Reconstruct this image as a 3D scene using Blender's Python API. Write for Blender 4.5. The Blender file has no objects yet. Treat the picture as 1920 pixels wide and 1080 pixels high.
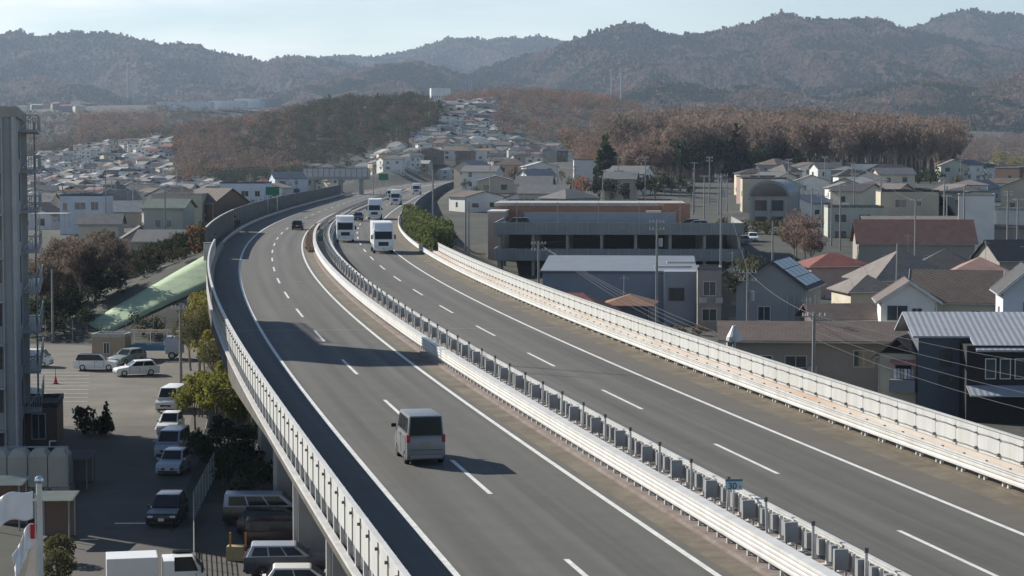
import bpy, bmesh, math, random
import numpy as np
from mathutils import Vector, Matrix, noise
R = random.Random(7)
rad = math.radians
scene = bpy.context.scene
COL = scene.collection

# ---------------------------------------------------------------- camera, sky, sun, exposure
CAM_Z = 21.0
F = 3862.0                                    # focal length in pixels of the 1920 px wide frame
PITCH = 0.0635
cd = bpy.data.cameras.new('camera')
cd.sensor_width = 36.0
cd.lens = F / 1920 * 36.0
cd.clip_start, cd.clip_end = 1.0, 40000.0
cam = bpy.data.objects.new('camera', cd)
COL.objects.link(cam)
cam.location = (0, 0, CAM_Z)
cam.rotation_euler = (math.pi / 2 - PITCH, 0, 0)
scene.camera = cam

SUN_EL = rad(28.0)
SUN_AZ = math.atan2(-0.80, 0.60)              # clockwise from +Y (the view direction)
world = bpy.data.worlds.new('World')
scene.world = world
world.use_nodes = True
wn, wl = world.node_tree.nodes, world.node_tree.links
wn.clear()
w_out = wn.new('ShaderNodeOutputWorld')
w_bg = wn.new('ShaderNodeBackground')
sky = wn.new('ShaderNodeTexSky')
sky.sky_type = 'NISHITA'
sky.sun_disc = False
sky.sun_elevation = SUN_EL
sky.sun_rotation = SUN_AZ
sky.air_density = 1.0
sky.dust_density = 0.0
sky.ozone_density = 2.5
sky.altitude = 100
w_bg.inputs['Strength'].default_value = 0.066
# thin high cloud over the left part of the sky
w_tc = wn.new('ShaderNodeTexCoord')
w_map = wn.new('ShaderNodeMapping')
w_map.inputs['Scale'].default_value = (2.2, 2.2, 14)
w_map.inputs['Rotation'].default_value = (0, rad(-9), 0)
w_no = wn.new('ShaderNodeTexNoise')
w_no.inputs['Scale'].default_value = 2.0
w_no.inputs['Detail'].default_value = 6
w_no.inputs['Roughness'].default_value = 0.55
w_rmp = wn.new('ShaderNodeMapRange')
w_rmp.inputs[1].default_value = 0.30
w_rmp.inputs[2].default_value = 0.58
w_mix = wn.new('ShaderNodeMixRGB')
w_mix.inputs[2].default_value = (12.2, 11.9, 11.7, 1)
w_mul = wn.new('ShaderNodeMath'); w_mul.operation = 'MULTIPLY'; w_mul.inputs[1].default_value = 0.9
wl.new(w_tc.outputs['Generated'], w_map.inputs[0])
wl.new(w_map.outputs[0], w_no.inputs['Vector'])
wl.new(w_no.outputs['Fac'], w_rmp.inputs[0])
w_sep = wn.new('ShaderNodeSeparateXYZ'); wl.new(w_tc.outputs['Generated'], w_sep.inputs[0])
w_side = wn.new('ShaderNodeMapRange'); w_side.inputs[1].default_value = 0.15; w_side.inputs[2].default_value = -0.22; w_side.inputs[3].default_value = 0.12
wl.new(w_sep.outputs[0], w_side.inputs[0])
w_m2 = wn.new('ShaderNodeMath'); w_m2.operation = 'MULTIPLY'; wl.new(w_rmp.outputs[0], w_m2.inputs[0]); wl.new(w_side.outputs[0], w_m2.inputs[1])
w_low = wn.new('ShaderNodeMapRange'); w_low.inputs[1].default_value = 0.30; w_low.inputs[2].default_value = 0.06    # the veil lies low over the hills
w_m3 = wn.new('ShaderNodeMath'); w_m3.operation = 'MULTIPLY'
wl.new(w_sep.outputs[2], w_low.inputs[0]); wl.new(w_m2.outputs[0], w_m3.inputs[0]); wl.new(w_low.outputs[0], w_m3.inputs[1])
wl.new(w_m3.outputs[0], w_mul.inputs[0])
wl.new(w_mul.outputs[0], w_mix.inputs[0])
wl.new(sky.outputs[0], w_mix.inputs[1])
wl.new(w_mix.outputs[0], w_bg.inputs['Color'])
wl.new(w_bg.outputs[0], w_out.inputs[0])

sd = bpy.data.lights.new('sun', 'SUN')
sd.energy = 5.0
sd.angle = rad(0.53)
sd.color = (1.0, 0.94, 0.84)
sun = bpy.data.objects.new('sun', sd)
COL.objects.link(sun)
to_sun = Vector((math.sin(SUN_AZ) * math.cos(SUN_EL), math.cos(SUN_AZ) * math.cos(SUN_EL), math.sin(SUN_EL)))
sun.rotation_euler = to_sun.to_track_quat('Z', 'Y').to_euler()
sun.location = to_sun * 500

scene.view_settings.view_transform = 'Standard'
scene.view_settings.look = 'None'
scene.view_settings.exposure = 0.68
scene.view_settings.gamma = 1.0
scene.render.engine = 'CYCLES'
scene.cycles.use_denoising = True
scene.cycles.max_bounces = 5
scene.cycles.volume_bounces = 0
scene.cycles.transparent_max_bounces = 8

# ---------------------------------------------------------------- helpers
MATS = {}
def mat(name, col, rough=0.85, metal=0.0, var=0.12, scale=1.5, bump=0.0, bscale=20.0, spec=0.3, detail=4, col2=None, stretch=None):
    """Plain procedural surface: base colour varied by two octaves of object-space noise, optional bump."""
    if name in MATS: return MATS[name]
    m = bpy.data.materials.new(name); m.use_nodes = True
    n, l = m.node_tree.nodes, m.node_tree.links
    b = n['Principled BSDF']
    b.inputs['Roughness'].default_value = rough
    b.inputs['Metallic'].default_value = metal
    b.inputs['Specular IOR Level'].default_value = spec
    tc = n.new('ShaderNodeTexCoord')
    vec = tc.outputs['Object']
    if stretch:
        mp = n.new('ShaderNodeMapping'); mp.inputs['Scale'].default_value = stretch
        l.new(vec, mp.inputs[0]); vec = mp.outputs[0]
    nz = n.new('ShaderNodeTexNoise')
    nz.inputs['Scale'].default_value = scale; nz.inputs['Detail'].default_value = detail; nz.inputs['Roughness'].default_value = 0.65
    l.new(vec, nz.inputs['Vector'])
    cr = n.new('ShaderNodeValToRGB')
    c2 = col2 or tuple(min(1, c * (1 + var)) for c in col)
    c1 = col if col2 else tuple(c * (1 - var) for c in col)
    cr.color_ramp.elements[0].color = (*c1, 1); cr.color_ramp.elements[0].position = 0.3
    cr.color_ramp.elements[1].color = (*c2, 1); cr.color_ramp.elements[1].position = 0.7
    l.new(nz.outputs['Fac'], cr.inputs[0])
    l.new(cr.outputs[0], b.inputs['Base Color'])
    if bump:
        bz = n.new('ShaderNodeTexNoise'); bz.inputs['Scale'].default_value = bscale; bz.inputs['Detail'].default_value = 3
        l.new(vec, bz.inputs['Vector'])
        bp = n.new('ShaderNodeBump'); bp.inputs['Strength'].default_value = bump; bp.inputs['Distance'].default_value = 0.05
        l.new(bz.outputs['Fac'], bp.inputs['Height']); l.new(bp.outputs[0], b.inputs['Normal'])
    MATS[name] = m
    return m

def tint_mat(name, rough=0.9, trans=0.0):
    """Colour read from the mesh's own 'tint' attribute (the hue of each tree)."""
    if name in MATS: return MATS[name]
    m = bpy.data.materials.new(name); m.use_nodes = True
    n, l = m.node_tree.nodes, m.node_tree.links
    b = n['Principled BSDF']; b.inputs['Roughness'].default_value = rough; b.inputs['Specular IOR Level'].default_value = 0.1
    a = n.new('ShaderNodeAttribute'); a.attribute_name = 'tint'
    l.new(a.outputs['Color'], b.inputs['Base Color'])
    MATS[name] = m
    return m

class MB:
    """Collects shapes; build() links them as one mesh object."""
    def __init__(s): s.v = []; s.f = []; s.mi = []; s.cur = 0
    def quad(s, *p):
        i = len(s.v); s.v += [tuple(q) for q in p]; s.f.append(tuple(range(i, i + len(p)))); s.mi.append(s.cur); return s
    def box(s, c, d, rz=0.0, top=None):
        """centre of the base, size (x,y,z), turn about z; top = scale (x,y) of the upper face"""
        x, y, z = d[0] / 2, d[1] / 2, d[2]
        tx, ty = top or (1, 1)
        P = [(-x, -y, 0), (x, -y, 0), (x, y, 0), (-x, y, 0), (-x * tx, -y * ty, z), (x * tx, -y * ty, z), (x * tx, y * ty, z), (-x * tx, y * ty, z)]
        cs, sn = math.cos(rz), math.sin(rz)
        i = len(s.v)
        s.v += [(c[0] + p[0] * cs - p[1] * sn, c[1] + p[0] * sn + p[1] * cs, c[2] + p[2]) for p in P]
        for q in ((3, 2, 1, 0), (4, 5, 6, 7), (0, 1, 5, 4), (1, 2, 6, 5), (2, 3, 7, 6), (3, 0, 4, 7)):
            s.f.append(tuple(i + k for k in q)); s.mi.append(s.cur)
        return s
    def tube(s, a, b, r0, r1=None, n=6, cap=True):
        a, b = Vector(a), Vector(b); r1 = r0 if r1 is None else r1
        d = (b - a)
        if d.length < 1e-6: return s
        d.normalize(); u = d.orthogonal().normalized(); w = d.cross(u)
        i = len(s.v)
        for p, r in ((a, r0), (b, r1)):
            for k in range(n):
                t = 2 * math.pi * k / n
                s.v.append(tuple(p + (u * math.cos(t) + w * math.sin(t)) * r))
        for k in range(n):
            s.f.append((i + k, i + (k + 1) % n, i + n + (k + 1) % n, i + n + k)); s.mi.append(s.cur)
        if cap:
            s.f.append(tuple(i + n + k for k in range(n))); s.mi.append(s.cur)
            s.f.append(tuple(i + n - 1 - k for k in range(n))); s.mi.append(s.cur)
        return s
    def path(s, pts, r, n=5):
        for a, b in zip(pts, pts[1:]): s.tube(a, b, r, r, n, cap=False)
        return s
    def prism(s, poly, x0, x1, axis='x'):
        """polygon (a,b) swept from x0 to x1 along an axis"""
        n = len(poly); i = len(s.v)
        for x in (x0, x1):
            for a, b in poly:
                s.v.append((x, a, b) if axis == 'x' else (a, x, b) if axis == 'y' else (a, b, x))
        s.f.append(tuple(i + k for k in reversed(range(n)))); s.f.append(tuple(i + n + k for k in range(n))); s.mi += [s.cur] * 2
        for k in range(n):
            s.f.append((i + k, i + (k + 1) % n, i + n + (k + 1) % n, i + n + k)); s.mi.append(s.cur)
        return s
    def sweep(s, rows, close=False):
        """rows of equal length joined into a sheet"""
        i = len(s.v); m = len(rows[0])
        for r in rows: s.v += [tuple(p) for p in r]
        for a in range(len(rows) - 1):
            for b in range(m if close else m - 1):
                c = (b + 1) % m
                s.f.append((i + a * m + b, i + a * m + c, i + (a + 1) * m + c, i + (a + 1) * m + b)); s.mi.append(s.cur)
        return s
    def sphere(s, c, r, n=8, m=6, sc=(1, 1, 1)):
        rows = []
        for a in range(m + 1):
            t = math.pi * a / m
            rows.append([(c[0] + r * sc[0] * math.sin(t) * math.cos(2 * math.pi * k / n), c[1] + r * sc[1] * math.sin(t) * math.sin(2 * math.pi * k / n), c[2] - r * sc[2] * math.cos(t)) for k in range(n)])
        return s.sweep(rows, close=True)
    def xf(s, M):
        s.v = [tuple(M @ Vector(p)) for p in s.v]; return s
    def build(s, name, mats, parent=None, bevel=0.0, smooth=False, segs=2):
        me = bpy.data.meshes.new(name)
        me.from_pydata(s.v, [], s.f)
        ms = mats if isinstance(mats, (list, tuple)) else [mats]
        for m in ms: me.materials.append(m)
        if len(ms) > 1: me.polygons.foreach_set('material_index', s.mi)
        bm = bmesh.new(); bm.from_mesh(me)
        bmesh.ops.remove_doubles(bm, verts=bm.verts, dist=1e-5)
        if bevel:
            ed = [e for e in bm.edges if len(e.link_faces) == 2 and e.calc_face_angle(0) > 0.5]
            bmesh.ops.bevel(bm, geom=ed, offset=bevel, segments=segs, profile=0.6, affect='EDGES', clamp_overlap=True)
        bmesh.ops.recalc_face_normals(bm, faces=bm.faces)
        bm.to_mesh(me); bm.free()
        if smooth:
            me.polygons.foreach_set('use_smooth', [True] * len(me.polygons))
            try: me.set_sharp_from_angle(angle=rad(38))
            except Exception: pass
        o = bpy.data.objects.new(name, me); COL.objects.link(o)
        if parent is not None: o.parent = parent
        return o

def tag(o, label=None, cat=None, group=None, kind=None):
    if label: o['label'] = label
    if cat: o['category'] = cat
    if group: o['group'] = group
    if kind: o['kind'] = kind
    return o
def thing(name, label, cat, loc=(0, 0, 0), rz=0.0, group=None):
    o = bpy.data.objects.new(name, None); o.empty_display_size = 0.5; COL.objects.link(o)
    o.location = loc; o.rotation_euler = (0, 0, rz)
    return tag(o, label, cat, group)
def copy_tree(o, loc=None, rz=None, label=None, group=None, sc=None, parent=None):
    c = o.copy(); COL.objects.link(c)
    if parent is not None: c.parent = parent
    if loc is not None: c.location = loc
    if rz is not None: c.rotation_euler = (0, 0, rz)
    if sc is not None: c.scale = sc if isinstance(sc, tuple) else (sc, sc, sc)
    if label: c['label'] = label
    if group: c['group'] = group
    for ch in list(o.children): copy_tree(ch, parent=c)
    return c
def struct(o): o['kind'] = 'structure'; return o

def at(px, py, Y):
    """the point at forward distance Y behind a pixel of the 1920x1080 photograph"""
    x, y = (px - 960) / F, -(py - 540) / F
    dy = math.cos(PITCH) + y * math.sin(PITCH); dz = -math.sin(PITCH) + y * math.cos(PITCH)
    t = Y / dy
    return Vector((x * t, Y, CAM_Z + dz * t))
def xat(px, Y): return (px - 960) / F * Y
HOR = 540 - math.tan(PITCH) * F
def zat(py, Y): return at(960, py, Y).z
def hay(py, z):
    """forward distance at which the height z shows at picture row py"""
    y = -(py - 540) / F
    dy = math.cos(PITCH) + y * math.sin(PITCH); dz = -math.sin(PITCH) + y * math.cos(PITCH)
    return (z - CAM_Z) * dy / dz

# ---------------------------------------------------------------- the line of the expressway
KY = np.array([-60, 20, 60, 110, 170, 240, 320, 420, 540, 700, 900, 1100.])
KX = np.array([27.5, 9.73, 1.5, -8.25, -18.49, -27.99, -35.49, -40.12, -42.11, -43.0, -36.5, -22.])
def _spline(kx, ky):
    n = len(kx); h = np.diff(kx); A = np.zeros((n, n)); r = np.zeros(n); A[0, 0] = A[-1, -1] = 1
    for i in range(1, n - 1):
        A[i, i - 1] = h[i - 1]; A[i, i] = 2 * (h[i - 1] + h[i]); A[i, i + 1] = h[i]
        r[i] = 6 * ((ky[i + 1] - ky[i]) / h[i] - (ky[i] - ky[i - 1]) / h[i - 1])
    M = np.linalg.solve(A, r)
    def fn(x):
        k = int(np.clip(np.searchsorted(kx, x) - 1, 0, n - 2)); hh = h[k]; a = kx[k + 1] - x; b = x - kx[k]
        return (M[k] * a ** 3 + M[k + 1] * b ** 3) / (6 * hh) + (ky[k] / hh - M[k] * hh / 6) * a + (ky[k + 1] / hh - M[k + 1] * hh / 6) * b
    return fn
cx = _spline(KY, KX)
def rslope(Y): return (cx(Y + 0.5) - cx(Y - 0.5))
def rz_(X): return 9.27 - 0.0054 * X
def rp(Y, u, dz=0.0):
    """point on the road: Y along, u metres right of the left carriageway's lane dashes, dz above the deck"""
    s = rslope(Y); k = math.sqrt(1 + s * s)
    X = cx(Y) + u / k
    return Vector((X, Y - u * s / k, rz_(X) + dz))
def rang(Y): return math.atan2(-rslope(Y), 1.0)      # z rotation that turns +Y onto the road's heading
def ylist(a, b, near=2.0, grow=0.012):
    out = [a]
    while out[-1] < b: out.append(out[-1] + max(near, out[-1] * grow))
    out[-1] = b
    return out
def arc_steps(y0, y1, step):
    out = []; Y = y0
    while Y < y1:
        out.append(Y); s = rslope(Y); Y += step / math.sqrt(1 + s * s)
    return out
def ribbon(prof, y0, y1, mb=None, close=False, near=2.0):
    mb = mb or MB()
    return mb.sweep([[rp(Y, u, dz) for u, dz in prof] for Y in ylist(y0, y1, near)], close)
# ---------------------------------------------------------------- ground
def bump2(X, Y, x0, y0, rx, ry, h): return h * math.exp(-((X - x0) / rx) ** 2 - ((Y - y0) / ry) ** 2)
GYk = [0, 232, 300, 380, 600, 900, 1500, 2300, 3000, 4500, 7500]
GZk = [0, 0, 3.5, 7, 13, 16, 20, 45, 70, 120, 150]
def gz(X, Y):
    b = float(np.interp(Y, GYk, GZk))
    if X < -50 and 380 < Y < 2400: b += (float(np.interp(Y, [380, 500, 700, 1300, 1550, 2000, 2400], [7, 5, 2.5, 3, 9, 32, 48])) - b) * min(1, (-50 - X) / 45)
    if X > 130 and 500 < Y < 2400: b += (float(np.interp(Y, [500, 900, 1500, 2400], [8.5, 9, 10, 40])) - b) * min(1, (X - 130) / 60)
    if X > 2: b += 2.0 * min(1, (X - 2) / 14) * max(0, 1 - max(0, Y - 250) / 200)
    b += bump2(X, Y, -100, 1380, 70, 190, 35)            # wooded hill in the middle
    b += bump2(X, Y, -190, 1450, 70, 200, 16) + bump2(X, Y, -275, 1560, 95, 190, 20)
    b += bump2(X, Y, -20, 1650, 130, 260, 27)            # hillside of houses
    b += bump2(X, Y, 60, 1900, 160, 260, 26)
    b += bump2(X, Y, 100, 860, 95, 130, 6)              # wood on the right
    b += bump2(X, Y, -420, 2350, 300, 320, 34)           # terrace on the left
    s = rslope(min(Y, 1000)); u = (X - cx(min(Y, 1000))) / math.sqrt(1 + s * s)
    if Y < 1080:
        du = max(0, -8.0 - u, u - 21.0); dy = max(0, 256 - Y)
        e = rz_(X) - 0.25 - 0.40 * math.hypot(du, dy)
        if e > b: b = e
        elif du < 30 and Y > 256: b = min(b, rz_(X) - 0.25 + 0.5 * du)
    return b
gc = [math.copysign(abs(t) ** 1.5, t) * 0.62 for t in np.linspace(-1, 1, 181)]
gy = [-60.0]
while gy[-1] < 7400: gy.append(gy[-1] + max(3.0, (gy[-1]) * 0.018))
mb = MB()
mb.sweep([[(c * (Y + 200), Y, gz(c * (Y + 200), Y)) for c in gc] for Y in gy])
m_ground = mat('ground_soil', (0.058, 0.060, 0.050), 0.95, var=0.4, scale=0.09, bump=0.3, bscale=1.5, detail=8)
ground = struct(mb.build('ground', m_ground, smooth=True))

# ---------------------------------------------------------------- mountains
def forest_hill_mat(name, c1, c2, sc):
    m = mat(name, c1, 0.95, col2=c2, scale=sc, bump=1.0, bscale=0.035, spec=0.05, detail=9)
    bp = [n for n in m.node_tree.nodes if n.type == 'BUMP'][0]; bp.inputs['Distance'].default_value = 26
    nz = bp.inputs['Height'].links[0].from_node; nz.inputs['Detail'].default_value = 8; nz.inputs['Roughness'].default_value = 0.8
    for q in m.node_tree.nodes:
        if q.type == 'TEX_NOISE' and q != nz: q.inputs['Roughness'].default_value = 0.82
        if q.type == 'VALTORGB': q.color_ramp.elements[0].position = 0.40; q.color_ramp.elements[1].position = 0.62
    n, l = m.node_tree.nodes, m.node_tree.links
    base = [q for q in n if q.type == 'TEX_NOISE' and q != nz][0]; ramp = [q for q in n if q.type == 'VALTORGB'][0]; tc = [q for q in n if q.type == 'TEX_COORD'][0]
    n2 = n.new('ShaderNodeTexNoise'); n2.inputs['Scale'].default_value = 0.045; n2.inputs['Detail'].default_value = 6; n2.inputs['Roughness'].default_value = 0.8
    l.new(tc.outputs['Object'], n2.inputs['Vector'])
    ad = n.new('ShaderNodeMath'); ad.operation = 'ADD'; hf = n.new('ShaderNodeMath'); hf.operation = 'MULTIPLY'; hf.inputs[1].default_value = 0.5
    l.new(base.outputs['Fac'], ad.inputs[0]); l.new(n2.outputs['Fac'], ad.inputs[1]); l.new(ad.outputs[0], hf.inputs[0]); l.new(hf.outputs[0], ramp.inputs[0])
    return m
m_mtn = forest_hill_mat('mountain_forest', (0.012, 0.020, 0.014), (0.170, 0.112, 0.085), 0.009)
m_low = forest_hill_mat('foothill_forest', (0.05, 0.045, 0.034), (0.20, 0.14, 0.105), 0.016)
RIDGES = []
def ridge(name, sky_pts, yc, yf, zf, amp, m, seed, step=2.6, spur=260.0):
    px = np.arange(sky_pts[0][0], sky_pts[-1][0] + 1, step)
    py = np.interp(px, [p[0] for p in sky_pts], [p[1] for p in sky_pts])
    NT = 88; rows = []
    for j in range(NT + 5):
        t = j / NT; row = []
        for i, (a, b) in enumerate(zip(px, py)):
            c = at(a, b, yc); X = c.x
            tw = noise.noise((X / 24.0, seed, 0.0)) * 4.5 + abs(noise.noise((X / 9.0, seed, 4.0))) * 9.0 - 2 if t > 0.985 else 0
            if t <= 1:
                Y = yf + (yc - yf) * t
                sh = t ** 1.15
                wx = X + 120 * noise.noise((X / 420, Y / 420, seed)) + 0.25 * (Y - yc)
                n1 = 1 - abs(noise.noise((wx / spur, Y / (spur * 5), seed + 3))) * 2
                n2 = 1 - abs(noise.noise((wx / (spur * 0.38), Y / (spur * 1.6), seed + 9))) * 2
                cut = amp * (0.75 * (1 - n1) + 0.34 * (1 - n2)) * (4 * t * (1 - t)) ** 0.7
                z = zf + (c.z - zf) * sh - cut + tw + (3.5 * noise.noise((X / 14, Y / 20, seed)) + 5 * noise.noise((X / 45, Y / 60, seed)) + 8 * noise.noise((X / 110, Y / 150, seed + 2))) * min(1, 5 * (1 - t))
                z = max(z, zf - 30)
            else:
                Y = yc + (t - 1) * (yc - yf) * 2; z = c.z - (t - 1) * 4 * (c.z - zf) * 1.4
            row.append((X, Y, z))
        rows.append(row)
    mb = MB(); mb.sweep(rows); RIDGES.append((name, rows[:NT + 1], seed))
    return struct(mb.build(name, m, smooth=True))
ridge('mountain', [(250, 125), (400, 112), (490, 118), (520, 110), (600, 109), (650, 105), (700, 106), (740, 100), (780, 92), (820, 78), (840, 71), (880, 70), (910, 76), (940, 72), (980, 71), (1010, 67), (1040, 72), (1065, 80), (1120, 95), (1200, 110), (1300, 130)], 6800, 4600, 140, 75, m_mtn, 1.3)
ridge('mountain', [(-700, 90), (-300, 70), (-100, 75), (0, 65), (20, 60), (38, 58), (60, 64), (70, 68), (85, 68), (125, 58), (135, 57), (160, 61), (200, 61), (215, 63), (250, 71), (290, 78), (310, 83), (350, 81), (375, 85), (400, 95), (430, 103), (470, 109), (490, 115), (500, 116), (520, 109), (550, 106), (600, 109), (650, 118), (700, 130), (800, 155), (900, 175)], 5300, 3300, 90, 80, m_mtn, 5.1)
ridge('mountain', [(520, 185), (580, 160), (640, 142), (700, 130), (770, 117), (830, 130), (880, 147), (930, 138), (980, 150), (1060, 172), (1140, 190)], 4300, 3200, 90, 40, m_mtn, 8.7, spur=160)
ridge('mountain', [(820, 172), (860, 152), (900, 131), (960, 112), (1000, 102), (1040, 90), (1065, 80), (1080, 72), (1110, 62), (1140, 54), (1170, 46), (1185, 45), (1205, 48), (1240, 63), (1260, 66), (1300, 67), (1320, 63), (1350, 58), (1380, 48), (1410, 44), (1430, 35), (1450, 27), (1465, 24), (1490, 28), (1510, 37), (1540, 37), (1570, 38), (1600, 33), (1620, 35), (1650, 36), (1670, 43), (1690, 54), (1720, 60), (1780, 72), (1850, 85), (1950, 100), (2100, 120)], 4700, 3100, 90, 85, m_mtn, 11.2)
ridge('mountain', [(1500, 95), (1600, 75), (1690, 54), (1730, 46), (1750, 34), (1770, 25), (1800, 19), (1825, 18), (1850, 25), (1880, 27), (1900, 25), (1925, 29), (2100, 45), (2400, 80), (2800, 120)], 5700, 4000, 120, 90, m_mtn, 15.6)
ridge('foothill', [(980, 205), (1060, 190), (1110, 184), (1160, 171), (1220, 156), (1280, 160), (1330, 169), (1360, 173), (1410, 162), (1460, 175), (1520, 186), (1580, 185), (1620, 175), (1660, 165), (1740, 150), (1780, 150), (1820, 163), (1850, 155), (1885, 145), (1920, 135), (2100, 120), (2400, 130)], 3050, 2150, 22, 16, m_low, 21.0, spur=90)

# ---------------------------------------------------------------- trees
def leaves(rr, n, clumps, size, flat=1.0, long=1.0, up=0.0):
    """n leaf-sized quads scattered through the clumps (cx,cy,cz,r); returns verts (n*4,3)"""
    out = np.zeros((n, 4, 3))
    w = np.array([c[3] ** 2 for c in clumps]); w = w / w.sum()
    pick = rr.choice(len(clumps), n, p=w)
    for k in range(n):
        c = clumps[pick[k]]
        d = rr.normal(size=3); d /= np.linalg.norm(d) + 1e-9
        p = np.array(c[:3]) + d * c[3] * (rr.uniform(0.25, 1.0) ** 0.5) * np.array([1, 1, flat])
        a = rr.normal(size=3) + np.array([0, 0, up]); a /= np.linalg.norm(a) + 1e-9
        b = np.cross(a, rr.normal(size=3)); b /= np.linalg.norm(b) + 1e-9
        s = size * rr.uniform(0.6, 1.3)
        out[k] = [p - a * s * long - b * s * 0.5, p - a * s * long * 0.2 + b * s * 0.65, p + a * s * long, p + a * s * long * 0.1 - b * s * 0.75]
    return out.reshape(-1, 3)
class TreeKind:
    """trunk (MB) and crown vertices of one kind of tree, about h metres tall, standing at the origin"""
    def __init__(s, kind, seed, n, h=10.0, ls=1.0):
        rr = np.random.RandomState(seed); s.kind = kind; s.h = h
        tr = MB()
        if kind == 'conifer':
            tr.tube((0, 0, -0.5), (0, 0, h * 0.95), h * 0.022, h * 0.004, 6)
            cl = []
            for k in range(16):
                t = k / 15; z = h * (0.12 + 0.86 * t); r = h * 0.19 * (1 - t) ** 0.8 + 0.12
                for q in range(3 if t < 0.7 else 1):
                    a = rr.uniform(0, 6.28); cl.append((math.cos(a) * r * 0.55, math.sin(a) * r * 0.55, z, r * 0.75))
            s.leaf = leaves(rr, n, cl, h * 0.05 * ls, 0.6, 1.3, -0.6)
        elif kind in ('broad', 'bare'):
            hb = h * (0.38 if kind == 'bare' else 0.28)
            lean = rr.uniform(-0.03, 0.03, 2) * h
            tr.tube((0, 0, -0.5), (lean[0], lean[1], hb), h * 0.02, h * 0.014, 6, cap=False)
            cl = []
            nl = 9 if kind == 'bare' else 7
            for k in range(nl):
                a = k * 2.4 + rr.uniform(-0.4, 0.4); z0 = hb * rr.uniform(0.75, 1.0) if k else hb
                sp = h * rr.uniform(0.12, 0.27) if k else 0.03 * h
                top = h * rr.uniform(0.62, 0.93) if k else h * 0.92
                e = (lean[0] + math.cos(a) * sp, lean[1] + math.sin(a) * sp, top * 0.93)
                mid = (lean[0] + math.cos(a) * sp * 0.55, lean[1] + math.sin(a) * sp * 0.55, (z0 + e[2]) * 0.5)
                tr.tube((lean[0], lean[1], z0), mid, h * 0.010, h * 0.007, 5, cap=False)
                tr.tube(mid, e, h * 0.007, h * 0.002, 5, cap=False)
                if kind == 'bare':
                    for q in range(3):
                        b = a + rr.uniform(-1.2, 1.2); f = rr.uniform(0.2, 0.9)
                        p = np.array(mid) * (1 - f) + np.array(e) * f
                        tr.tube(p, (p[0] + math.cos(b) * h * 0.08, p[1] + math.sin(b) * h * 0.08, p[2] + h * rr.uniform(0.04, 0.12)), h * 0.004, h * 0.0015, 4, cap=False)
                cl.append((e[0], e[1], e[2] - h * 0.02, h * rr.uniform(0.09, 0.15)))
                cl.append((mid[0] * 1.5, mid[1] * 1.5, mid[2] + h * 0.05, h * rr.uniform(0.08, 0.14)))
                cl.append((e[0] * 0.6 + rr.uniform(-1, 1) * h * 0.06, e[1] * 0.6 + rr.uniform(-1, 1) * h * 0.06, e[2] - h * rr.uniform(0.05, 0.2), h * rr.uniform(0.08, 0.13)))
            s.leaf = leaves(rr, n, cl, h * (0.036 if kind == 'broad' else 0.012) * ls, 0.85, 1.0 if kind == 'broad' else 3.4, 0.0 if kind == 'broad' else 0.7)
        else:                                                   # bush
            for k in range(6):
                a = k * 1.05; tr.tube((0, 0, -0.2), (math.cos(a) * h * 0.3, math.sin(a) * h * 0.3, h * rr.uniform(0.5, 0.85)), h * 0.02, h * 0.006, 4, cap=False)
            cl = [(math.cos(k * 2.4) * h * rr.uniform(0.1, 0.42), math.sin(k * 2.4) * h * rr.uniform(0.1, 0.42), h * rr.uniform(0.2, 0.85), h * rr.uniform(0.14, 0.24)) for k in range(16)]
            s.leaf = leaves(rr, n, cl, h * 0.055 * ls, 0.9, 1.2, 0.2)
        s.trunk = tr
def quads_object(name, V, m, tint=None, parent=None):
    """V (n*4,3) loose quads -> one mesh object, quickly"""
    n = len(V) // 4
    me = bpy.data.meshes.new(name)
    me.vertices.add(n * 4); me.vertices.foreach_set('co', V.astype(np.float32).ravel())
    me.loops.add(n * 4); me.loops.foreach_set('vertex_index', np.arange(n * 4, dtype=np.int32))
    me.polygons.add(n); me.polygons.foreach_set('loop_start', np.arange(0, n * 4, 4, dtype=np.int32))
    me.polygons.foreach_set('loop_total', np.full(n, 4, dtype=np.int32))
    me.update(calc_edges=True)
    me.materials.append(m)
    if tint is not None:
        a = me.attributes.new('tint', 'FLOAT_COLOR', 'POINT')
        c = np.ones((n * 4, 4), np.float32); c[:, :3] = tint
        a.data.foreach_set('color', c.ravel())
    o = bpy.data.objects.new(name, me); COL.objects.link(o)
    if parent is not None: o.parent = parent
    return o
def see_through(m, f=0.42):
    """leaves let part of the light through"""
    n, l = m.node_tree.nodes, m.node_tree.links; b = n['Principled BSDF']; src = b.inputs['Base Color'].links[0].from_socket
    t = n.new('ShaderNodeBsdfTranslucent'); x = n.new('ShaderNodeMixShader'); x.inputs[0].default_value = f
    l.new(src, t.inputs['Color']); l.new(b.outputs[0], x.inputs[1]); l.new(t.outputs[0], x.inputs[2]); l.new(x.outputs[0], n['Material Output'].inputs['Surface'])
    return m
m_bark = mat('bark', (0.13, 0.11, 0.09), 0.95, var=0.35, scale=1.2)
m_barkpale = mat('bark_pale', (0.30, 0.26, 0.22), 0.95, var=0.35, scale=1.0)
def leafmat(name, c, var=0.35):
    m = mat(name, c, 0.8, var=var, scale=0.7, spec=0.15)
    return see_through(m)
m_lf = {k: leafmat('leaf_' + k, c) for k, c in dict(
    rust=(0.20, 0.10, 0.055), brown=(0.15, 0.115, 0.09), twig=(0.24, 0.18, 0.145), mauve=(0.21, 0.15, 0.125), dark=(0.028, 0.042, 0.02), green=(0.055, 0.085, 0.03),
    bright=(0.185, 0.19, 0.04), yellow=(0.21, 0.19, 0.045), orange=(0.26, 0.11, 0.05), olive=(0.085, 0.085, 0.035), hedge=(0.105, 0.125, 0.045)).items()}
m_tint = see_through(tint_mat('leaf_tint'), 0.35)
m_trunktint = tint_mat('trunk_tint')
PROTO = {}
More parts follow.
